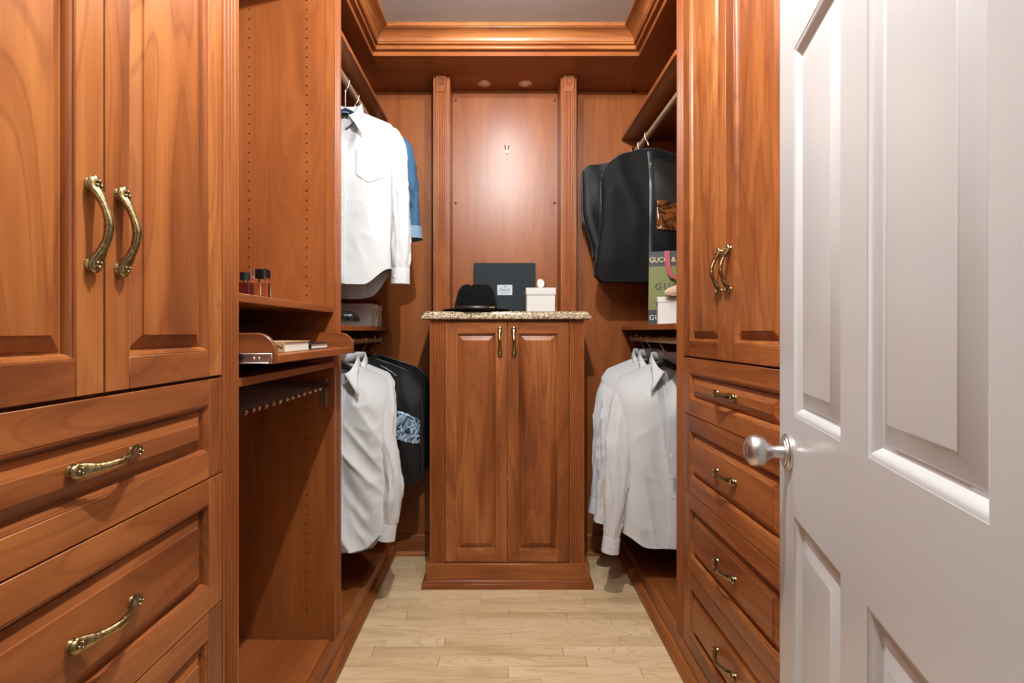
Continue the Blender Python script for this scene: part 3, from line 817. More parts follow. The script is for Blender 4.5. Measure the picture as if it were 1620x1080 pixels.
# ------------------------------------------------------------------ hangers, shirts, bags
def hanger(cx, y, zrod, ztop, label, group, col=BLACKP, hook=CHROME, hw=.160, flip=1, rz=0.0, rr=.0165, wide=True, emblem=False):
    """ztop = where the arms meet at the neck"""
    t = empty('clothes_hanger', (cx, y, ztop), label, 'hanger', group, rot=(0, 0, rz), local=True)
    m = MB(); n = 24; rings = []
    for i in range(n + 1):
        s = -1 + 2 * i / n
        x = s * hw; z = -.004 - .078 * abs(s) ** 1.1 - .02 * max(0, abs(s) - .8)
        hh = lerp(.022, .010, abs(s)); dd = lerp(.0055, .012, abs(s) ** 1.5)
        rings.append([(x, dd * math.cos(a), z + hh * math.sin(a) * .8) for a in [k * PI / 5 for k in range(10)]])
    m.loft(rings)
    build('hanger_body', m, col, t, smooth=50, local=True)
    if emblem:
        m = MB(); m.tube([(.0085 * math.cos(a), -.0072, .008 + .0085 * math.sin(a)) for a in [2 * PI * i / 24 for i in range(25)]], .0010, 6)
        m.tube([(.0045 * math.cos(a), -.0072, .008 + .0045 * math.sin(a)) for a in [.6 + 1.6 * PI * i / 16 for i in range(17)]], .0009, 6)
        m.tube([(-.006, -.0072, .014), (.006, -.0072, .002)], .0008, 6)
        build('hanger_emblem', m, CHROME, t, smooth=60, local=True)
        m = MB(); m.loft([[(x, -.0085 - .003 * math.sin(PI * q), z - h), (x, -.0095 - .003 * math.sin(PI * q), z + h)] for q, x, z, h in ((0, -.018, -.016, .004), (.3, -.010, -.009, .006), (.6, .004, -.010, .005), (1, .020, -.013, .002))], closed=False)
        build('satin_size_tag', m, BLUELAB, t, smooth=60, local=True, fix=False, solid=.0015)
    zr = zrod - ztop
    p = [(0, 0, .02), (0, 0, zr - .040)]
    p += [(flip * .006, 0, zr - .030), (flip * .014, 0, zr - .018)]
    for i in range(15):
        a = math.radians(-30 + 225 * i / 14)
        p.append((flip * rr * 1.12 * math.cos(a), 0, zr + rr * 1.05 * math.sin(a) + .001))
    build('hook', MB().tube(p, .0019, 8), hook, t, smooth=60, local=True)
    return t

def shirt(cx, y, zt, label, group=None, mat=SHIRT, hw=.215, L=.80, seed=0.0, rz=0.0, bw=.19, flare=.0, sleeves=(), pocket=False,
          fold=1.0, tail=.075, depth=.05, collar_h=.036, open_front=.02, buttons=True, name='dress_shirt', lean=None, label_patch=None, seam=None, fold_dir=0.0):
    t = empty(name, (cx, y, zt), label, 'shirt', group, rot=(0, 0, rz), local=True)
    nx = .062
    def wid(tt): return lerp(hw, bw, sstep(.0, .26, tt)) + flare * tt
    def top(s, frontside):
        a = abs(s) * hw
        z = -max(0, a - nx) * .40 - .030 * max(0, abs(s) - .86) / .14
        if frontside and a < nx: z -= .080 * (1 - (a / nx) ** 1.6)
        elif not frontside and a < nx: z += .008 * (1 - (a / nx) ** 2)
        return z
    def hem(s, frontside):
        return -L - (0 if frontside else tail * .75) * (1 - abs(s) ** 2) + tail * sstep(.45, 1.0, abs(s))
    def surf(s, tt, frontside):
        x = s * wid(tt)
        z = lerp(top(s, frontside), hem(s, frontside), tt)
        x += (lean(tt) if lean else 0)
        sg = -1 if frontside else 1
        e = max(0.0, 1 - abs(s) ** 3.2) ** .5
        d = (.012 + depth * sstep(0, .22, tt) * (1 + .25 * tt)) * e
        am = fold * e * sstep(.08, .55, tt)
        q = x * 1.0 + fold_dir * (z + .3)
        so = seed + (5 if frontside else 9)
        n1_ = nz(q * 12 + 3.1 * seed, so, z * 1.3)
        n2_ = nz(q * 9 + z * 2, so * 2.3, z * 1.6 + seed)
        n3_ = nz(x * 7 + z * 9, seed + 1.7, z * 4 - x * 6)
        f = am * (.020 * n1_ + .014 * (max(0, 1 - abs(n2_) * 2.0) ** 2 - .4))
        f += fold * e * sstep(.02, .2, tt) * (.0055 * (max(0, 1 - abs(n3_) * 2.4) ** 2 - .25) * (.30 + abs(s)))
        f += fold * e * sstep(.03, .25, tt) * .0016 * nz(x * 22 + z * 12, so, z * 18)
        return Vector((x, sg * (d + f * 1.0), z))
    us = [-1 + 2 * i / 66 for i in range(67)]
    vs = [i / 90 for i in range(91)]
    m = MB()
    m.grid(lambda s, tt: surf(s, tt, True), us, vs)
    build('shirt_front', m, mat, t, smooth=80, local=True, fix=False)
    m = MB()
    m.grid(lambda s, tt: surf(s, tt, False), us, vs)
    build('shirt_back', m, mat, t, smooth=80, local=True, fix=False)
    # placket
    def over(s, tt, off):
        p = surf(s, tt, True); p.y -= off; return p
    m = MB()
    m.grid(lambda a, tt: over(a[0] / wid(tt), tt, a[1]), [(-.017, -.001), (-.016, .003), (0, .0036), (.016, .003), (.017, -.001)], [.02 + .975 * i / 48 for i in range(49)])
    build('placket', m, mat, t, smooth=60, local=True, fix=False)
    if buttons:
        bmesh_ = None
        for i in range(7):
            tt = .075 + .122 * i
            p = over(0, tt, .0040)
            b = build('button', MB().lathe([(.0052, 0), (.0052, .0014), (.0040, .002), (.001, .0016)], 10, lambda a, b_, c: (p.x + a, p.y - c, p.z + b_)), BUTTON, t, local=True)
    if pocket:
        m = MB()
        def pk(a, b):
            s = lerp(.30, .86, a); tt = lerp(.235, .415, b)
            if b > .8: tt -= (.035 * abs(a - .5) * 2) * (b - .8) / .2
            off = .0035 if 0 < a < 1 and 0 < b < 1 else -.0005
            return over(s, tt, off)
        g = [0, .015] + [i / 14 for i in range(1, 14)] + [.985, 1]
        m.grid(pk, g, g)
        build('chest_pocket', m, mat, t, smooth=40, local=True, fix=False)
        m = MB(); m.grid(lambda a, b: over(lerp(.30, .86, a), lerp(.262, .264, b), .0046), g, [0, 1])
        build('pocket_seam', m, THREAD, t, smooth=0, local=True, fix=False)
    # collar
    m = MB(); rows = []
    ny = .050
    A = [-1 + 2 * i / 32 for i in range(33)]
    def col(a, r):
        th = a * math.radians(158)
        f = sstep(.45, 1.0, abs(a))
        base_z = lerp(.006, -.062, f)
        sx, sy = math.sin(th), math.cos(th)
        hs = collar_h * lerp(1.0, .75, f)
        P0 = Vector((nx * sx, ny * sy, base_z))
        P1 = Vector((nx * .96 * sx, ny * .98 * sy, base_z + hs))
        P2 = Vector((nx * 1.03 * sx, ny * 1.06 * sy - .002, base_z + hs + .004))
        drop = lerp(.046, .082, f ** 1.5)
        out = lerp(.010, .018, f)
        sgn = 1 if a > 0 else -1
        P3 = Vector((nx * 1.10 * sx + sgn * .030 * f ** 2, ny * 1.12 * sy - out * (.9 if sy < 0 else -.6), base_z + hs - drop * .45))
        P4 = Vector((nx * 1.16 * sx + sgn * .058 * f ** 3, ny * 1.16 * sy - out * (1.2 if sy < 0 else -.8), base_z + hs - drop))
        return [P0, P1, P2, P3, P4][r]
    m.loft([[col(a, r) for a in A] for r in range(5)], closed=False)
    build('collar', m, mat, t, smooth=60, local=True, fix=False, solid=.0022)
    if label_patch:
        m = MB(); m.grid(lambda a, b: (lerp(-.028, .028, a), .034, lerp(-.034, -.002, b)), [0, 1], [0, 1])
        nl = build('neck_label', m, label_patch, t, smooth=0, local=True, fix=False, solid=.001)
        m = MB()
        lines = [(-.024, .024, -.006), (-.022, .006, -.013), (-.022, .0, -.020), (-.022, -.004, -.027)] if label_patch is PAPERLAB else [(-.02, .02, -.012), (-.014, .014, -.022)]
        for a, b_, z in lines: m.box(a, b_, .0328, .0336, z - .0008, z + .0008)
        build('label_print', m, GREYINK if label_patch is PAPERLAB else GOLDINK, nl, local=True)
    # sleeves: list of dict(side, path[(x,z)], rad[(rx,ry)], yoff[])
    for sv in sleeves:
        path = [Vector(p) for p in sv['path']]
        n = len(path); cum = [0]
        for i in range(1, n): cum.append(cum[-1] + (path[i] - path[i - 1]).length)
        tot = cum[-1]
        def at(q):
            d = q * tot
            for i in range(1, n):
                if d <= cum[i] + 1e-9:
                    k_ = (d - cum[i - 1]) / (cum[i] - cum[i - 1])
                    return path[i - 1].lerp(path[i], k_)
            return path[-1].copy()
        def smooth_at(q):
            return (at(max(0, q - .05)) + at(q) * 2 + at(min(1, q + .05))) / 4
        def ring(q, grow=1.0, wr=1.0):
            c = smooth_at(q); tg = (smooth_at(min(1, q + .02)) - smooth_at(max(0, q - .02))).normalized()
            N = Vector((tg.z, 0, -tg.x)).normalized()
            rx, ry = interp(sv['rx'], q) * grow, interp(sv['ry'], q) * grow
            out = []
            for k_ in range(40):
                a = 2 * PI * k_ / 40
                r1_ = nz(math.cos(a) * 1.5 + seed, math.sin(a) * 1.5 + q * 1.0, q * 2.0 + seed)
                r2_ = nz(math.cos(a) * 1.6 + q * 2, math.sin(a) * 1.6 - q * 3, q * 4.5 + seed * 3)
                w = 1 + wr * (.22 * (max(0, 1 - abs(r1_) * 2.2) ** 2 - .3) + .13 * (max(0, 1 - abs(r2_) * 2.2) ** 2 - .25)) * sstep(.04, .25, q)
                out.append(c + N * rx * w * math.cos(a) + Vector((0, 1, 0)) * ry * w * math.sin(a))
            return out
        m = MB(); m.loft([ring(i / 80) for i in range(81)], cap0=True, cap1=False)
        sl = build('sleeve', m, sv.get('mat', mat), t, smooth=80, local=True)
        if sv.get('cuff', True):
            c0 = ring(1.0, 1.0, .3)
            tg = (at(1.0) - at(.94)).normalized(); cl = sv.get('cuff_len', .062)
            m = MB(); rr_ = []
            for off, g in ((-.006, 1.0), (-.005, 1.10), (0, 1.13), (cl * .5, 1.13), (cl, 1.16), (cl, 1.05), (cl * .4, 1.0)):
                cc = sum(c0, Vector()) / len(c0)
                rr_.append([cc + (p - cc) * g + tg * off for p in c0])
            m.loft(rr_, cap0=False, cap1=False)
            cu = build('cuff', m, sv.get('cuff_mat', mat), sl, smooth=45, local=True)
            for dd in ((-.012, .008) if sv.get('cuff_buttons', True) else ()):
                pz = sum(c0, Vector()) / len(c0) + tg * (cl * .5)
                k_ = min(rr_[3], key=lambda p: p.y)
                build('cuff_button', MB().lathe([(.0045, 0), (.0045, .0014), (.001, .0018)], 8, lambda a, b_, c: (k_.x + a + dd, k_.y - c + .0015, k_.z + b_)), BUTTON, cu, local=True)
    return t

def garment_bag(cx, y, zt, hw, L, depth, label, group, seed=0.0, rz=0.0, mat=BLACKF, slope=.30, corner=.10, neck=.045, window=None, zipper=True, edge=True, taper=0.0, fold=1.0, mesh_panel=None, mb_mat=None, cut=None):
    t = empty('garment_bag', (cx, y, zt), label, 'garment bag', group, rot=(0, 0, rz), local=True)
    def top(s):
        a = abs(s) * hw
        z = -max(0, a - neck) * slope
        c = max(0, (a - (hw - corner)) / corner)
        z -= corner * .85 * (1 - math.sqrt(max(0, 1 - min(c, 1) ** 2)))
        return z
    def hem(s): return -L + .03 * max(0, abs(s) - .86) / .14
    def surf(s, tt, sg):
        w = hw * (1 - taper * tt)
        z = lerp(top(s), hem(s), tt); x = s * w
        if cut: x += cut(s, tt)
        e = max(0, 1 - abs(s) ** 6) ** .5
        d = (.006 + depth * sstep(0, .30, tt) * (1 - .25 * sstep(.8, 1, tt))) * (.35 + .65 * e)
        f = fold * e * (.014 * nz(x * 8 + seed, seed + sg, z * 3.5) + .007 * nz(x * 19, seed * 3 + sg, z * 8 + x * 9))
        return Vector((x, sg * (d + f), z))
    us = [math.sin(PI / 2 * (-1 + 2 * i / 36)) for i in range(37)]
    vs = [i / 40 for i in range(41)]
    # one closed body: front, back, sides and bottom
    m = MB(); rings = []
    for tt in vs:
        rings.append([surf(s, tt, -1) for s in us] + [surf(s, tt, 1) for s in reversed(us)])
    m.loft(rings)
    build('bag_body', m, mat, t, smooth=50, local=True)
    def over(s, tt, off):
        p = surf(s, tt, -1); p.y -= off; return p
    if edge:
        for sg in (-1, 1):
            path = [surf(s, 0, sg) for s in us] 
            full = [surf(-1, tt, sg) for tt in reversed(vs)] + path[1:-1] + [surf(1, tt, sg) for tt in vs]
            build('piping', MB().tube(full, .0032, 6), PIPE, t, smooth=60, local=True)
    if zipper:
        m = MB(); m.grid(lambda a, tt: over(a / hw, tt, .0022 if abs(a) < .011 else -.001), [-.0125, -.011, -.003, .003, .011, .0125], [.02 + .96 * i / 40 for i in range(41)])
        zp = build('zip_tape', m, PIPE, t, smooth=40, local=True, fix=False)
        p = over(0, .10, .005)
        build('zip_pull', MB().box(p.x - .0035, p.x + .0035, p.y - .003, p.y, p.z - .055, p.z - .02).box(p.x - .006, p.x + .006, p.y - .005, p.y, p.z - .022, p.z - .008), NICKEL, zp, bevel=.001, local=True)
    if mesh_panel:
        s0, s1, t0, t1 = mesh_panel
        m = MB(); m.grid(lambda a, b: over(lerp(s0, s1, a), lerp(t0, t1, b), .0018), [i / 10 for i in range(11)], [i / 10 for i in range(11)])
        build('mesh_panel', m, BLACKF2, t, smooth=60, local=True, fix=False)
    if window:
        s0, s1, t0, t1, wm = window
        m = MB()
        def wf_(a, b):
            p = over(lerp(s0, s1, a), lerp(t0, t1, b), .004 + .0045 * nz(a * 5 + seed, b * 5, 1.3) * (0 < a < 1 and 0 < b < 1))
            return p
        g = [i / 16 for i in range(17)]
        m.grid(wf_, g, g)
        build('window_pocket', m, wm, t, smooth=70, local=True, fix=False, solid=.0012)
    return t

# --- left, upper rod
hanger(LRX, 2.150, LRZ, 2.120, 'black hanger holding the white shirt on the upper left rod', 'hangers on the upper left rod', flip=1, emblem=True)
hanger(LRX, 2.290, LRZ, 2.120, 'black hanger holding the denim shirt on the upper left rod', 'hangers on the upper left rod', flip=1)
tagp = shirt(LRX + .004, 2.150, 2.112, 'white long-sleeved shirt with chest pocket on the upper left rod', L=.735, hw=.222, bw=.196, seed=1.3, pocket=True, tail=.07,
      depth=.045, fold=.55, label_patch=PAPERLAB,
      sleeves=[dict(side=1, path=[(.164, .014, -.058), (.200, .014, -.082), (.216, .010, -.17), (.226, .008, -.36), (.234, .0, -.56), (.232, -.005, -.675)],
                    rx=[(0, .006), (.05, .026), (.15, .038), (.6, .037), (.9, .040), (1, .034)], ry=[(0, .006), (.06, .016), (.25, .024), (.55, .034), (.8, .040), (1, .030)]),
               dict(side=-1, path=[(-.195, .0, -.060), (-.225, .0, -.16), (-.24, .0, -.36), (-.245, 0, -.665)],
                    rx=[(0, .030), (.2, .042), (.9, .044), (1, .036)], ry=[(0, .045), (.2, .060), (.8, .045), (1, .030)])])
shirt(LRX + .004, 2.290, 2.112, 'blue denim shirt with rolled cuff behind the white shirt, upper left rod', mat=DENIM, L=.60, hw=.225, bw=.20, seed=4.1, fold=.6, depth=.035, buttons=False,
      sleeves=[dict(side=1, path=[(.17, 0, -.050), (.212, 0, -.085), (.228, 0, -.17), (.246, 0, -.32), (.258, 0, -.47)], rx=[(0, .006), (.05, .026), (.18, .040), (.7, .038), (1, .036)], ry=[(0, .010), (.08, .036), (.25, .056), (1, .045)], cuff_mat=DENIML, cuff_len=.050, cuff_buttons=False),
               dict(side=-1, path=[(-.20, 0, -.062), (-.225, 0, -.16), (-.24, 0, -.32), (-.25, 0, -.50)], rx=[(0, .030), (.2, .045), (1, .040)], ry=[(0, .045), (.25, .058), (1, .045)], cuff_mat=DENIML, cuff_len=.050, cuff_buttons=False)])

# --- left, lower rod
def slv(side, dx, dz, zc, dy=0.0):
    s = side
    return dict(side=s, path=[(s * .150, .014, -.058), (s * .186, .014, -.084), (s * .205, dy * .3 + .010, -.16), (s * (.212 + dx * .4), dy * .6, -.33), (s * (.214 + dx), dy, -.48), (s * (.205 + dx * 1.1), dy, zc)],
                rx=[(0, .006), (.05, .026), (.15, .040), (.6, .040), (.9, .042), (1, .034)], ry=[(0, .006), (.06, .016), (.25, .024), (.55, .040), (.8, .044), (1, .032)])
hanger(LRX2, 2.070, LRZ2, 1.052, 'black hanger holding the nearest white shirt on the lower left rod', 'hangers on the lower left rod', flip=1, hw=.155)
shirt(LRX2 + .004, 2.070, 1.044, 'creased white shirt nearest on the lower left rod', L=.735, hw=.196, bw=.172, seed=2.2, fold=1.2, depth=.038, flare=.030, fold_dir=.55,
      sleeves=[dict(side=1, path=[(.146, .014, -.056), (.172, .014, -.080), (.180, .010, -.16), (.178, .0, -.30), (.212, .0, -.49), (.186, .0, -.655)],
                    rx=[(0, .006), (.05, .024), (.15, .034), (.6, .038), (.9, .040), (1, .034)], ry=[(0, .006), (.06, .016), (.25, .022), (.55, .036), (.8, .044), (1, .032)]), slv(-1, .0, 0, -.64)])
hanger(LRX2, 2.185, LRZ2, 1.052, 'black hanger holding the second white shirt on the lower left rod', 'hangers on the lower left rod', flip=1, hw=.155)
shirt(LRX2 + .004, 2.185, 1.046, 'second white shirt, between the creased shirt and the black bags, lower left rod', mat=SHIRT2, L=.74, hw=.192, bw=.165, seed=6.6, fold=.6, depth=.03,
      sleeves=[dict(side=1, path=[(.136, .012, -.056), (.160, .012, -.080), (.162, .008, -.16), (.160, .0, -.33), (.165, .0, -.49), (.165, .0, -.655)],
                    rx=[(0, .006), (.05, .022), (.15, .030), (.6, .032), (1, .030)], ry=[(0, .010), (.06, .030), (.2, .042), (1, .030)]), slv(-1, .0, 0, -.64)])
hanger(LRX2, 2.393, LRZ2, 1.060, 'black hanger inside the bag with clear pocket, lower left rod', 'hangers on the lower left rod', hw=.16)
garment_bag(LRX2, 2.393, 1.060, .282, .60, .030, 'black garment bag with clear card pocket on the lower left rod', 'garment bags', seed=3.0, slope=.36, corner=.10, mat=BLACKG,
            window=(.55, .975, .36, .61, POCKB), zipper=False)
hanger(LRX2, 2.570, LRZ2, 1.060, 'black hanger inside the rearmost bag, lower left rod', 'hangers on the lower left rod', hw=.16)
garment_bag(LRX2, 2.570, 1.062, .288, .60, .028, 'plain black garment bag rearmost on the lower left rod', 'garment bags', seed=8.0, slope=.32, corner=.09, mat=BLACKF, zipper=False)

# --- right, upper rod
hanger(RRX, 2.445, RRZ, 2.060, 'black hanger holding the front garment bag, upper right rod', 'hangers on the upper right rod', flip=-1, hw=.16)
garment_bag(RRX, 2.445, 2.060, .230, .640, .040, 'black garment bag with centre zip and clear window pocket, upper right rod', 'garment bags', seed=5.5, slope=.30, corner=.11,
            window=(.10, .80, .40, .62, POCKO), mesh_panel=(.06, .93, .08, .40), cut=lambda s, tt: (-.030 * sstep(.35, 1, tt) if s < 0 else 0) * abs(s))
hanger(RRX, 2.570, RRZ, 2.050, 'black hanger holding the rear garment bag, upper right rod', 'hangers on the upper right rod', flip=-1, hw=.16)
garment_bag(RRX, 2.570, 2.050, .300, .520, .034, 'wider plain black garment bag behind the zipped bag, upper right rod', 'garment bags', seed=9.5, slope=.13, corner=.045, mat=BLACKG, zipper=False,
            cut=lambda s, tt: (.055 * sstep(.45, 1, tt) if s < 0 else 0) * abs(s), fold=1.4)

# --- right, lower rod
for y, lab, sd, mt, dxs, zz_ in ((2.190, 'white button-down shirt nearest on the lower right rod', 3.7, SHIRT, .022, 0), (2.378, 'white shirt, middle of three on the lower right rod', 5.2, SHIRT2, .018, .004), (2.490, 'white shirt, rearmost of three on the lower right rod', 7.7, SHIRT2, .026, .006)):
    where = lab.split('shirt')[1].replace(',', '').replace(' on the lower right rod', '').strip()
    hanger(RRX2, y, RRZ2, 1.052, 'black hanger of the white shirt %s, lower right rod' % where, 'hangers on the lower right rod', flip=-1)
    shirt(RRX2 + .012, y, 1.045 + zz_, lab, 'white shirts on the lower right rod', mat=mt, L=.775 if y < 2.3 else .75, hw=.222, bw=.200, seed=sd, fold=.75, depth=.048 if y < 2.3 else .03, tail=.05,
          label_patch=LEATHER if y < 2.3 else None,
          sleeves=[dict(side=-1, path=[(-.150, .014, -.058), (-.182, .012, -.086), (-.196, .002, -.18), (-.196, -.014, -.34), (-.212, -.020, -.50), (-.228 - dxs * .6, -.020, -.755 if y < 2.3 else -.70)],
                        rx=[(0, .006), (.05, .024), (.18, .042), (.42, .062), (.6, .056), (.85, .040), (1, .033)], ry=[(0, .006), (.06, .014), (.25, .022), (.5, .034), (.8, .036), (1, .028)]), slv(1, .0, 0, -.66)])

# ------------------------------------------------------------------ things on the counter
# hat
ht = empty('fedora_hat', (-.117, 2.422, ZG), 'black felt fedora with leather band lying on the granite counter', 'hat', local=True)
m = MB(); rings = []
S = 48
def hat_r(h): return interp([(0, 1.0), (.35, .955), (.7, .86), (.88, .77), (1, .66)], h)
H = .124
for i in range(15):
    h = i / 14
    ring = []
    for k_ in range(S):
        a = 2 * PI * k_ / S
        r = hat_r(h)
        x, y = .104 * r * math.cos(a), .086 * r * math.sin(a)
        z = .010 + h * (H - .010)
        z -= .006 * h ** 4 * math.exp(-((x + .030) / .016) ** 2)
        if h > .6 and x > 0: y *= 1 - .25 * (h - .6) * (x / .1)
        ring.append((x, y, z))
    rings.append(ring)
last = rings[-1]
for q, dz in ((.93, .0035), (.80, .0035), (.6, -.006), (.4, -.018), (.2, -.026), (.02, -.028)):
    rings.append([(p[0] * (q if q < .7 else q), p[1] * q, p[2] + (dz if q > .75 else lerp(dz, dz + .018, abs(p[0]) / .08))) for p in last])
m.loft(rings, cap0=False)
build('crown', m, FELT, ht, smooth=60, local=True)
m = MB(); rings = []
for rx, ry, z in ((.100, .082, .010), (.110, .092, .0075), (.135, .104, .0055), (.156, .114, .0075), (.161, .118, .0095), (.161, .118, .0060), (.156, .114, .0040), (.135, .104, .0015), (.100, .082, .003)):
    rings.append([(rx * math.cos(2 * PI * k_ / S), ry * math.sin(2 * PI * k_ / S), z + (.004 * abs(math.sin(2 * PI * k_ / S)) if rx > .15 else 0)) for k_ in range(S)])
m.loft(rings, cap0=False, cap1=False)
build('brim', m, FELT, ht, smooth=60, local=True)
m = MB(); rings = []
for g, z in ((1.002, .0105), (1.022, .0115), (1.020, .024), (1.000, .0255)):
    rings.append([(.104 * g * math.cos(2 * PI * k_ / S), .086 * g * math.sin(2 * PI * k_ / S), z) for k_ in range(S)])
m.loft(rings, cap0=False, cap1=False)
bd = build('hat_band', m, LEATHER, ht, smooth=60, local=True)
m = MB()
for a in (-.86, -.76, -.66):
    cx_, cy_ = .1072 * math.cos(a), .0888 * math.sin(a)
    m.ball((cx_, cy_, .0175), (.0042, .0028, .0045), 8, 5)
build('buckle', m, GOLD, bd, smooth=60, local=True)

# charcoal gift box with plate
gb = empty('gift_box', (.021, 2.632, ZG), 'charcoal presentation box with pale blue plate standing behind the hat', 'box', local=True, rot=(math.radians(-3), 0, 0))
build('box_body', MB().box(-.160, .160, -.012, .030, .001, .263), BLACKBOXE, gb, bevel=.001, local=True)
build('box_lid', MB().box(-.1585, .1585, -.018, -.0122, .002, .262), BLACKBOX, gb, bevel=.001, local=True)
pl = build('name_plate', MB().box(-.0385, .0395, -.0196, -.0181, .094, .147), PLATE, gb, bevel=.0006, local=True)
m = MB(); m.tube([(.0005 + .028 * math.cos(a), -.0200, .1195 + .0165 * math.sin(a)) for a in [2 * PI * i / 40 for i in range(41)]], .0007, 5)
m.tube([(.0005 + .009 * (1 - abs(i - 4) / 4.0) * (-1) ** i * .6, -.0200, .1365 + .0009 * i) for i in range(9)], .0006, 5)
build('emblem', m, INK, pl, local=True)
text_mesh('lettering', 'PRADA', .0145, INK, pl, (.0005, -.0197, .1165), (PI / 2, 0, 0), align='CENTER')
text_mesh('lettering', 'MILANO', .0062, INK, pl, (.0005, -.0197, .1085), (PI / 2, 0, 0), align='CENTER')

# white box and watch
wbx = empty('small_box', (.188, 2.425, ZG), 'small square white linen box at the right of the counter', 'box', local=True)
build('box_body', MB().box(-.066, .066, -.066, .066, .0005, .082), WHITEBOX, wbx, bevel=.001, local=True)
build('lid', MB().box(-.0695, .0695, -.0695, .0695, .0825, .1105).box(-.0695, .0695, -.0695, -.0665, .077, .0825), WHITEBOX, wbx, bevel=.0015, local=True)
wt = empty('wrist_watch', (.190, 2.415, ZG + .1108), 'wrist watch with white dial and brown strap on the white box', 'watch', local=True)
mpw = lambda a, b, c: (a, -.012 - c, .0225 + b)
build('watch_case', MB().lathe([(.017, -.004), (.0205, -.002), (.0215, .002), (.0205, .005), (.0175, .006), (.0172, .0045)], 32, mpw), simple('rose_gold', (.75, .55, .42), .25, 1.0), wt, smooth=40, local=True)
dl = build('dial', MB().lathe([(.0171, .003), (.0171, .0046), (.001, .0046)], 32, mpw), simple('white_dial', (.80, .79, .75), .3), wt, smooth=0, local=True)
m = MB()
for i in range(12):
    a = i * PI / 6; r0, r1 = .0125, .0152
    m.tube([mpw(r0 * math.cos(a), r0 * math.sin(a), .005), mpw(r1 * math.cos(a), r1 * math.sin(a), .005)], .0006, 5)
m.tube([mpw(0, 0, .0052), mpw(-.006, .006, .0052)], .0006, 5); m.tube([mpw(0, 0, .0054), mpw(.006, .010, .0054)], .0005, 5)
build('hands_and_markers', m, INK, dl, local=True)
m = MB(); rings = []
for i in range(25):
    a = math.radians(-65 + 310 * i / 24)
    c = Vector((.0, .014 - .026 * math.sin(a) * 0, 0))
    x, z = .0285 * math.cos(a), .0200 + .0195 * math.sin(a)
    rings.append([(x * q, .010 + dy, .0200 + (z - .0200) * q) for q, dy in ((1, -.009), (1, .009), (.90, .009), (.90, -.009))])
m.loft(rings)
build('strap', m, LEATHER, wt, smooth=40, local=True)
build('crown_stem', MB().tube([mpw(.0215, 0, .002), mpw(.0250, 0, .002)], .002, 8), simple('rose_gold_b', (.75, .55, .42), .25, 1.0), wt, local=True)

# ------------------------------------------------------------------ perfume and books on the left
p1 = empty('perfume_bottle', (-.6330, 1.252, 1.2684), 'dark wine-coloured perfume bottle with black cap', 'perfume', local=True)
build('flacon', MB().box(-.0165, .0165, -.014, .014, 0, .034), GLASSD, p1, bevel=.002, segs=2, local=True)
build('neck', MB().lathe([(.006, .0342), (.006, .039)], 14), GOLD, p1, local=True)
build('cap', MB().lathe([(.0105, .0392), (.0115, .0395), (.0115, .0585), (.0105, .0595), (.001, .0598)], 24), BLACKP, p1, smooth=40, local=True)
p2 = empty('perfume_bottle', (-.6155, 1.300, 1.2684), 'clear pink perfume bottle with square glass stopper', 'perfume', local=True)
build('flacon', MB().box(-.0215, .0215, -.012, .012, 0, .0405), GLASSP, p2, bevel=.0025, segs=2, local=True)
build('dip_tube', MB().tube([(0, 0, .006), (0, 0, .0395)], .0016, 8), simple('tube_plastic', (.8, .8, .8), .4), p2, local=True)
build('collar_ring', MB().lathe([(.0085, .0408), (.0090, .042), (.0090, .046), (.0075, .0475)], 18), GOLD, p2, smooth=40, local=True)
st_ = build('stopper', MB().box(-.0195, .0195, -.0125, .0125, .0480, .0735), GLASS, p2, bevel=.003, segs=2, local=True)
build('stopper_core', MB().box(-.0115, .0115, -.0085, .0085, .0500, .0715), BLACKP, st_, bevel=.001, local=True)

def book(loc, rz, w, d, h, cov, label, text, tmat, tsize):
    b = empty('book', loc, label, 'book', local=True, rot=(0, 0, rz))
    build('page_block', MB().box(-w + .002, -.003, .004, d - .003, .0026, h - .0026), PAGES, b, local=True)
    m = MB(); m.box(-w, 0, 0, d, 0, .0024); m.box(-w, 0, 0, d, h - .0024, h); m.box(-w, 0, 0, .0034, .0024, h - .0024)
    build('cover', m, cov, b, bevel=.0004, local=True)
    if text: text_mesh('spine_lettering', text, tsize, tmat, b, (-.018, -.0004, h * .5), (PI / 2, PI / 2, 0), align='CENTER')
    return b
book((-.5445, 1.272, TZ + .0004), 0, .20, .172, .0275, TAN, 'thick book with tan cover lying on the pull-out tray', 'Z', LEATHER, .020)
book((-.5530, 1.475, TZ + .0004), 0, .19, .150, .0185, BLACKP, 'slim black book lying behind the thick tan book on the tray', 'W', WHITEINK, .015)

# ------------------------------------------------------------------ left middle shelf: box, shoes
sb = empty('storage_box', (-.755, 2.478, 1.2068), 'grey linen storage box with lid and ribbon tab on the left middle shelf', 'box', local=True)
build('box_body', MB().box(-.150, .147, -.107, .107, 0, .088), GREYBOX, sb, bevel=.001, local=True)
build('lid', MB().box(-.1525, .1495, -.1095, .1095, .0800, .1065), GREYBOX, sb, bevel=.0015, local=True)
m = MB()
m.box(.1497, .1508, -.012, .008, .02, .1068)
build('ribbon', m, WHITEINK, sb, local=True)
m = MB(); m.tube([(.1525, .010 * math.cos(a) - .004, .072 + .030 * math.sin(a)) for a in [2 * PI * i / 20 for i in range(21)]], .0028, 6)
build('ribbon_loop', m, TAN, sb, smooth=60, local=True)
tag(build('red_box', MB().box(-.93, -.640, 2.594, 2.680, 1.2068, 1.345), REDBOX, bevel=.0015), 'dark red box behind the grey storage box', 'box')

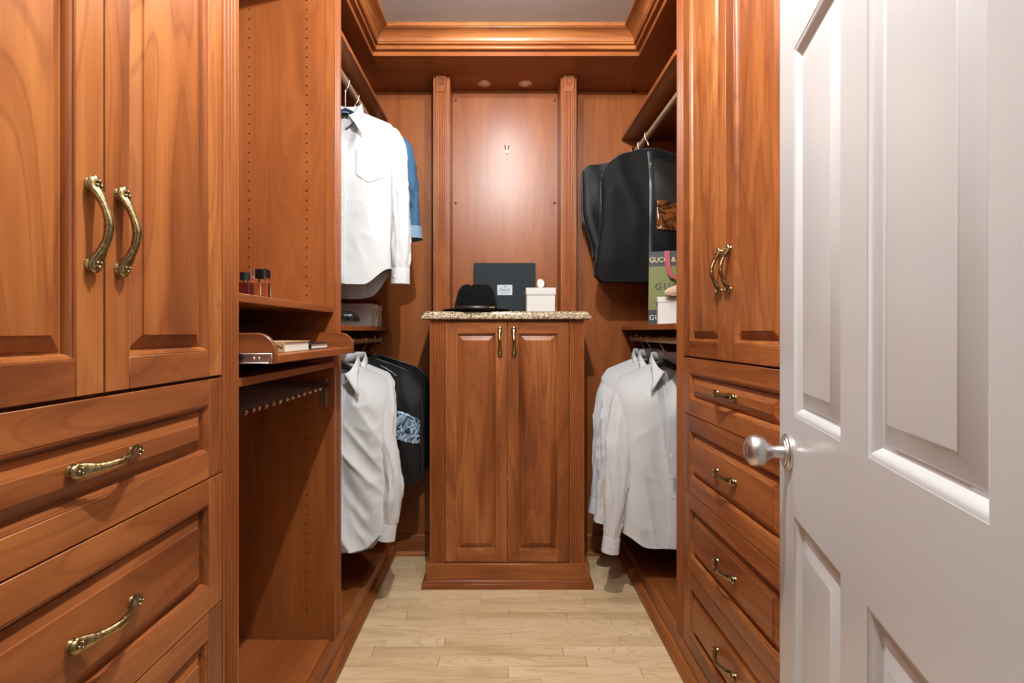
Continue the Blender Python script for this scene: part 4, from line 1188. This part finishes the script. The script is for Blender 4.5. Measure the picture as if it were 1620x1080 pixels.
def shoe(loc, rz, label, cat, mat, L=.26, wmax=.042, pump=False, group=None, sole=None):
    t = empty('pump_shoe' if pump else 'loafer_shoe', loc, label, cat, group, local=True, rot=(0, 0, rz))
    n = 30; rings = []
    for i in range(n + 1):
        s = i / n; x = L * (.5 - s)           # toe at +x
        if pump:
            w = wmax * interp([(0, .04), (.06, .28), (.15, .58), (.3, .95), (.4, 1), (.6, .70), (.8, .62), (.95, .55), (1, .25)], s)
            b = interp([(0, .008), (.1, .002), (.35, 0), (.55, .018), (.8, .055), (1, .062)], s)
            h = interp([(0, .018), (.08, .030), (.2, .040), (.3, .046), (.36, .030), (.55, .045), (.8, .088), (1, .105)], s)
        else:
            w = wmax * interp([(0, .25), (.03, .55), (.1, .86), (.25, 1), (.4, .98), (.6, .80), (.85, .76), (.96, .6), (1, .3)], s)
            b = .004
            h = interp([(0, .016), (.03, .030), (.1, .040), (.25, .046), (.42, .062), (.5, .060), (.7, .055), (.9, .062), (1, .055)], s)
        ring = []
        for k_ in range(20):
            a = 2 * PI * k_ / 20
            ca, sa = math.cos(a), math.sin(a)
            zz_ = b + (h - b) * (.35 + .65 * sa if sa > 0 else .35 * (1 - (-sa) ** .5))
            ring.append((x, w * (abs(ca) ** .75) * (1 if ca > 0 else -1), zz_))
        rings.append(ring)
    build('upper', MB().loft(rings), mat, t, smooth=60, local=True)
    m = MB()
    pts = []
    for i in range(n + 1):
        s = i / n; r = rings[i]
        pts.append((min(p[1] for p in r), max(p[1] for p in r), r[0][0], min(p[2] for p in r)))
    m.loft([[(x, a * 1.04, z - .004), (x, b * 1.04, z - .004), (x, b * 1.04, z + .003), (x, a * 1.04, z + .003)] for a, b, x, z in pts])
    so = build('sole', m, sole or mat, t, smooth=30, local=True)
    if pump:
        build('heel', MB().loft([[(-L * .5 + .022 + r * math.cos(k_ * PI / 6), r * math.sin(k_ * PI / 6), z) for k_ in range(12)] for z, r in ((.056, .016), (.045, .010), (.02, .006), (-.0035, .0055))]), mat, t, smooth=60, local=True)
        # foot opening
        build('insole', MB().loft([[(L * (.5 - s), -.7 * w_, z), (L * (.5 - s), .7 * w_, z)] for s, w_, z in ((.33, .022, .036), (.5, .026, .044), (.75, .024, .078), (.95, .016, .098))], closed=False), PAGES, t, local=True, fix=False, solid=.002)
    else:
        build('heel', MB().box(-L * .5 + .004, -L * .5 + .065, -.028, .028, -.0175, -.0002), mat, t, bevel=.003, local=True)
        m = MB(); m.loft([[(L * (.5 - s) , -w_, z), (L * (.5 - s), w_, z)] for s, w_, z in ((.48, .018, .0625), (.6, .022, .0600), (.8, .022, .0605), (.93, .014, .0615))], closed=False)
        build('foot_opening', m, LEATHER, t, local=True, fix=False, solid=.002)
        build('strap', MB().loft([[(x, .043 * math.cos(a) * .95, .012 + .050 * math.sin(a)) for a in [PI * k_ / 12 for k_ in range(13)]] for x in (.028, .046)], closed=False), mat, t, local=True, fix=False, smooth=60, solid=.004)
    return t
shoe((-.722, 2.105, 1.2068 + .018), .10, 'black leather loafer in front of the grey box, toe to the aisle', 'shoe', SHOEB, wmax=.040, group='black loafers')
shoe((-.752, 2.005, 1.2068 + .018), .16, 'black leather loafer nearer the post, partly hidden', 'shoe', SHOEB, wmax=.040, group='black loafers')

# ------------------------------------------------------------------ right middle shelf: paper bag, white box, pump
ZR = 1.2128
RB = math.radians(-15)
pb = empty('paper_shopping_bag', (.672 + .121 * math.cos(RB), 2.302 + .121 * math.sin(RB), ZR), 'olive green and charcoal paper shopping bag with red ribbon handle', 'bag', local=True, rot=(0, 0, RB))
bw_, bh_, bdp = .121, .332, .080
def bagbox(z0, z1, e=0.0):
    f = lambda z: .004 * z / bh_
    m = MB(); rings = []
    for z in (z0, z1):
        rings.append([(-bw_ + f(z) - e, -e, z), (bw_ + e, -e, z), (bw_ + e, bdp + e, z), (-bw_ + f(z) - e, bdp + e, z)])
    m.loft(rings); return m
build('bag_body', bagbox(.0005, bh_ - .001), GREENP, pb, local=True)
build('lower_band', bagbox(.0004, .068, .0005), GREYINK, pb, local=True)
tb = build('upper_band', bagbox(bh_ - .068, bh_, .0005), GREYINK, pb, local=True)
RX = (PI / 2, 0, 0)
text_mesh('lettering', 'GUCCI', .034, GOLDINK, tb, (-.117, -.0012, bh_ - .049), RX, spacing=.98, xs=.86)
text_mesh('lettering', '& G', .032, GOLDINK, tb, (-.022, -.0012, bh_ - .049), RX, spacing=1.0)
text_mesh('lettering', 'GUCCI', .044, INK, pb, (-.093, -.0008, .158), RX, spacing=1.25)
text_mesh('lettering', 'GUCCI', .032, WHITEINK, pb, (-.118, -.0012, .022), RX, spacing=1.1)
m = MB()
def rib(path, wv):
    rings = []
    for p, w in zip(path, wv): rings.append([(p[0] - w, p[1], p[2]), (p[0] + w, p[1], p[2]), (p[0] + w, p[1] - .0012, p[2]), (p[0] - w, p[1] - .0012, p[2])])
    return MB().loft(rings)
m = rib([(-.040, -.001, bh_ + .001), (-.040, -.006, bh_ - .02), (-.038, -.012, bh_ - .06), (-.030, -.018, bh_ - .10), (-.015, -.021, bh_ - .122), (.010, -.022, bh_ - .130), (.040, -.020, bh_ - .118), (.058, -.014, bh_ - .08), (.060, -.006, bh_ - .03), (.060, -.001, bh_ + .001)],
        [.0115, .0115, .011, .010, .012, .012, .012, .011, .0115, .0115])
build('ribbon_handle', m, REDRIB, pb, smooth=50, local=True)

wb2 = empty('shoe_box', (.663 + .1365 * math.cos(RB) - .0705 * math.sin(RB) , 2.140 + .1365 * math.sin(RB) + .0705 * math.cos(RB), ZR), 'white linen shoe box with lid on the right middle shelf', 'box', local=True, rot=(0, 0, RB))
build('box_body', MB().box(-.134, .140, -.068, .068, 0, .092), WHITEBOX, wb2, bevel=.001, local=True)
build('lid', MB().box(-.1365, .1425, -.0705, .0705, .0925, .1160), WHITEBOX, wb2, bevel=.0015, local=True)
shoe((.790, 2.150, ZR + .1160 + .0045), PI + .42, 'nude pointed leather pump on top of the white shoe box', 'shoe', NUDE, L=.235, wmax=.034, pump=True, sole=simple('sole_tan', (.45, .30, .2), .5))
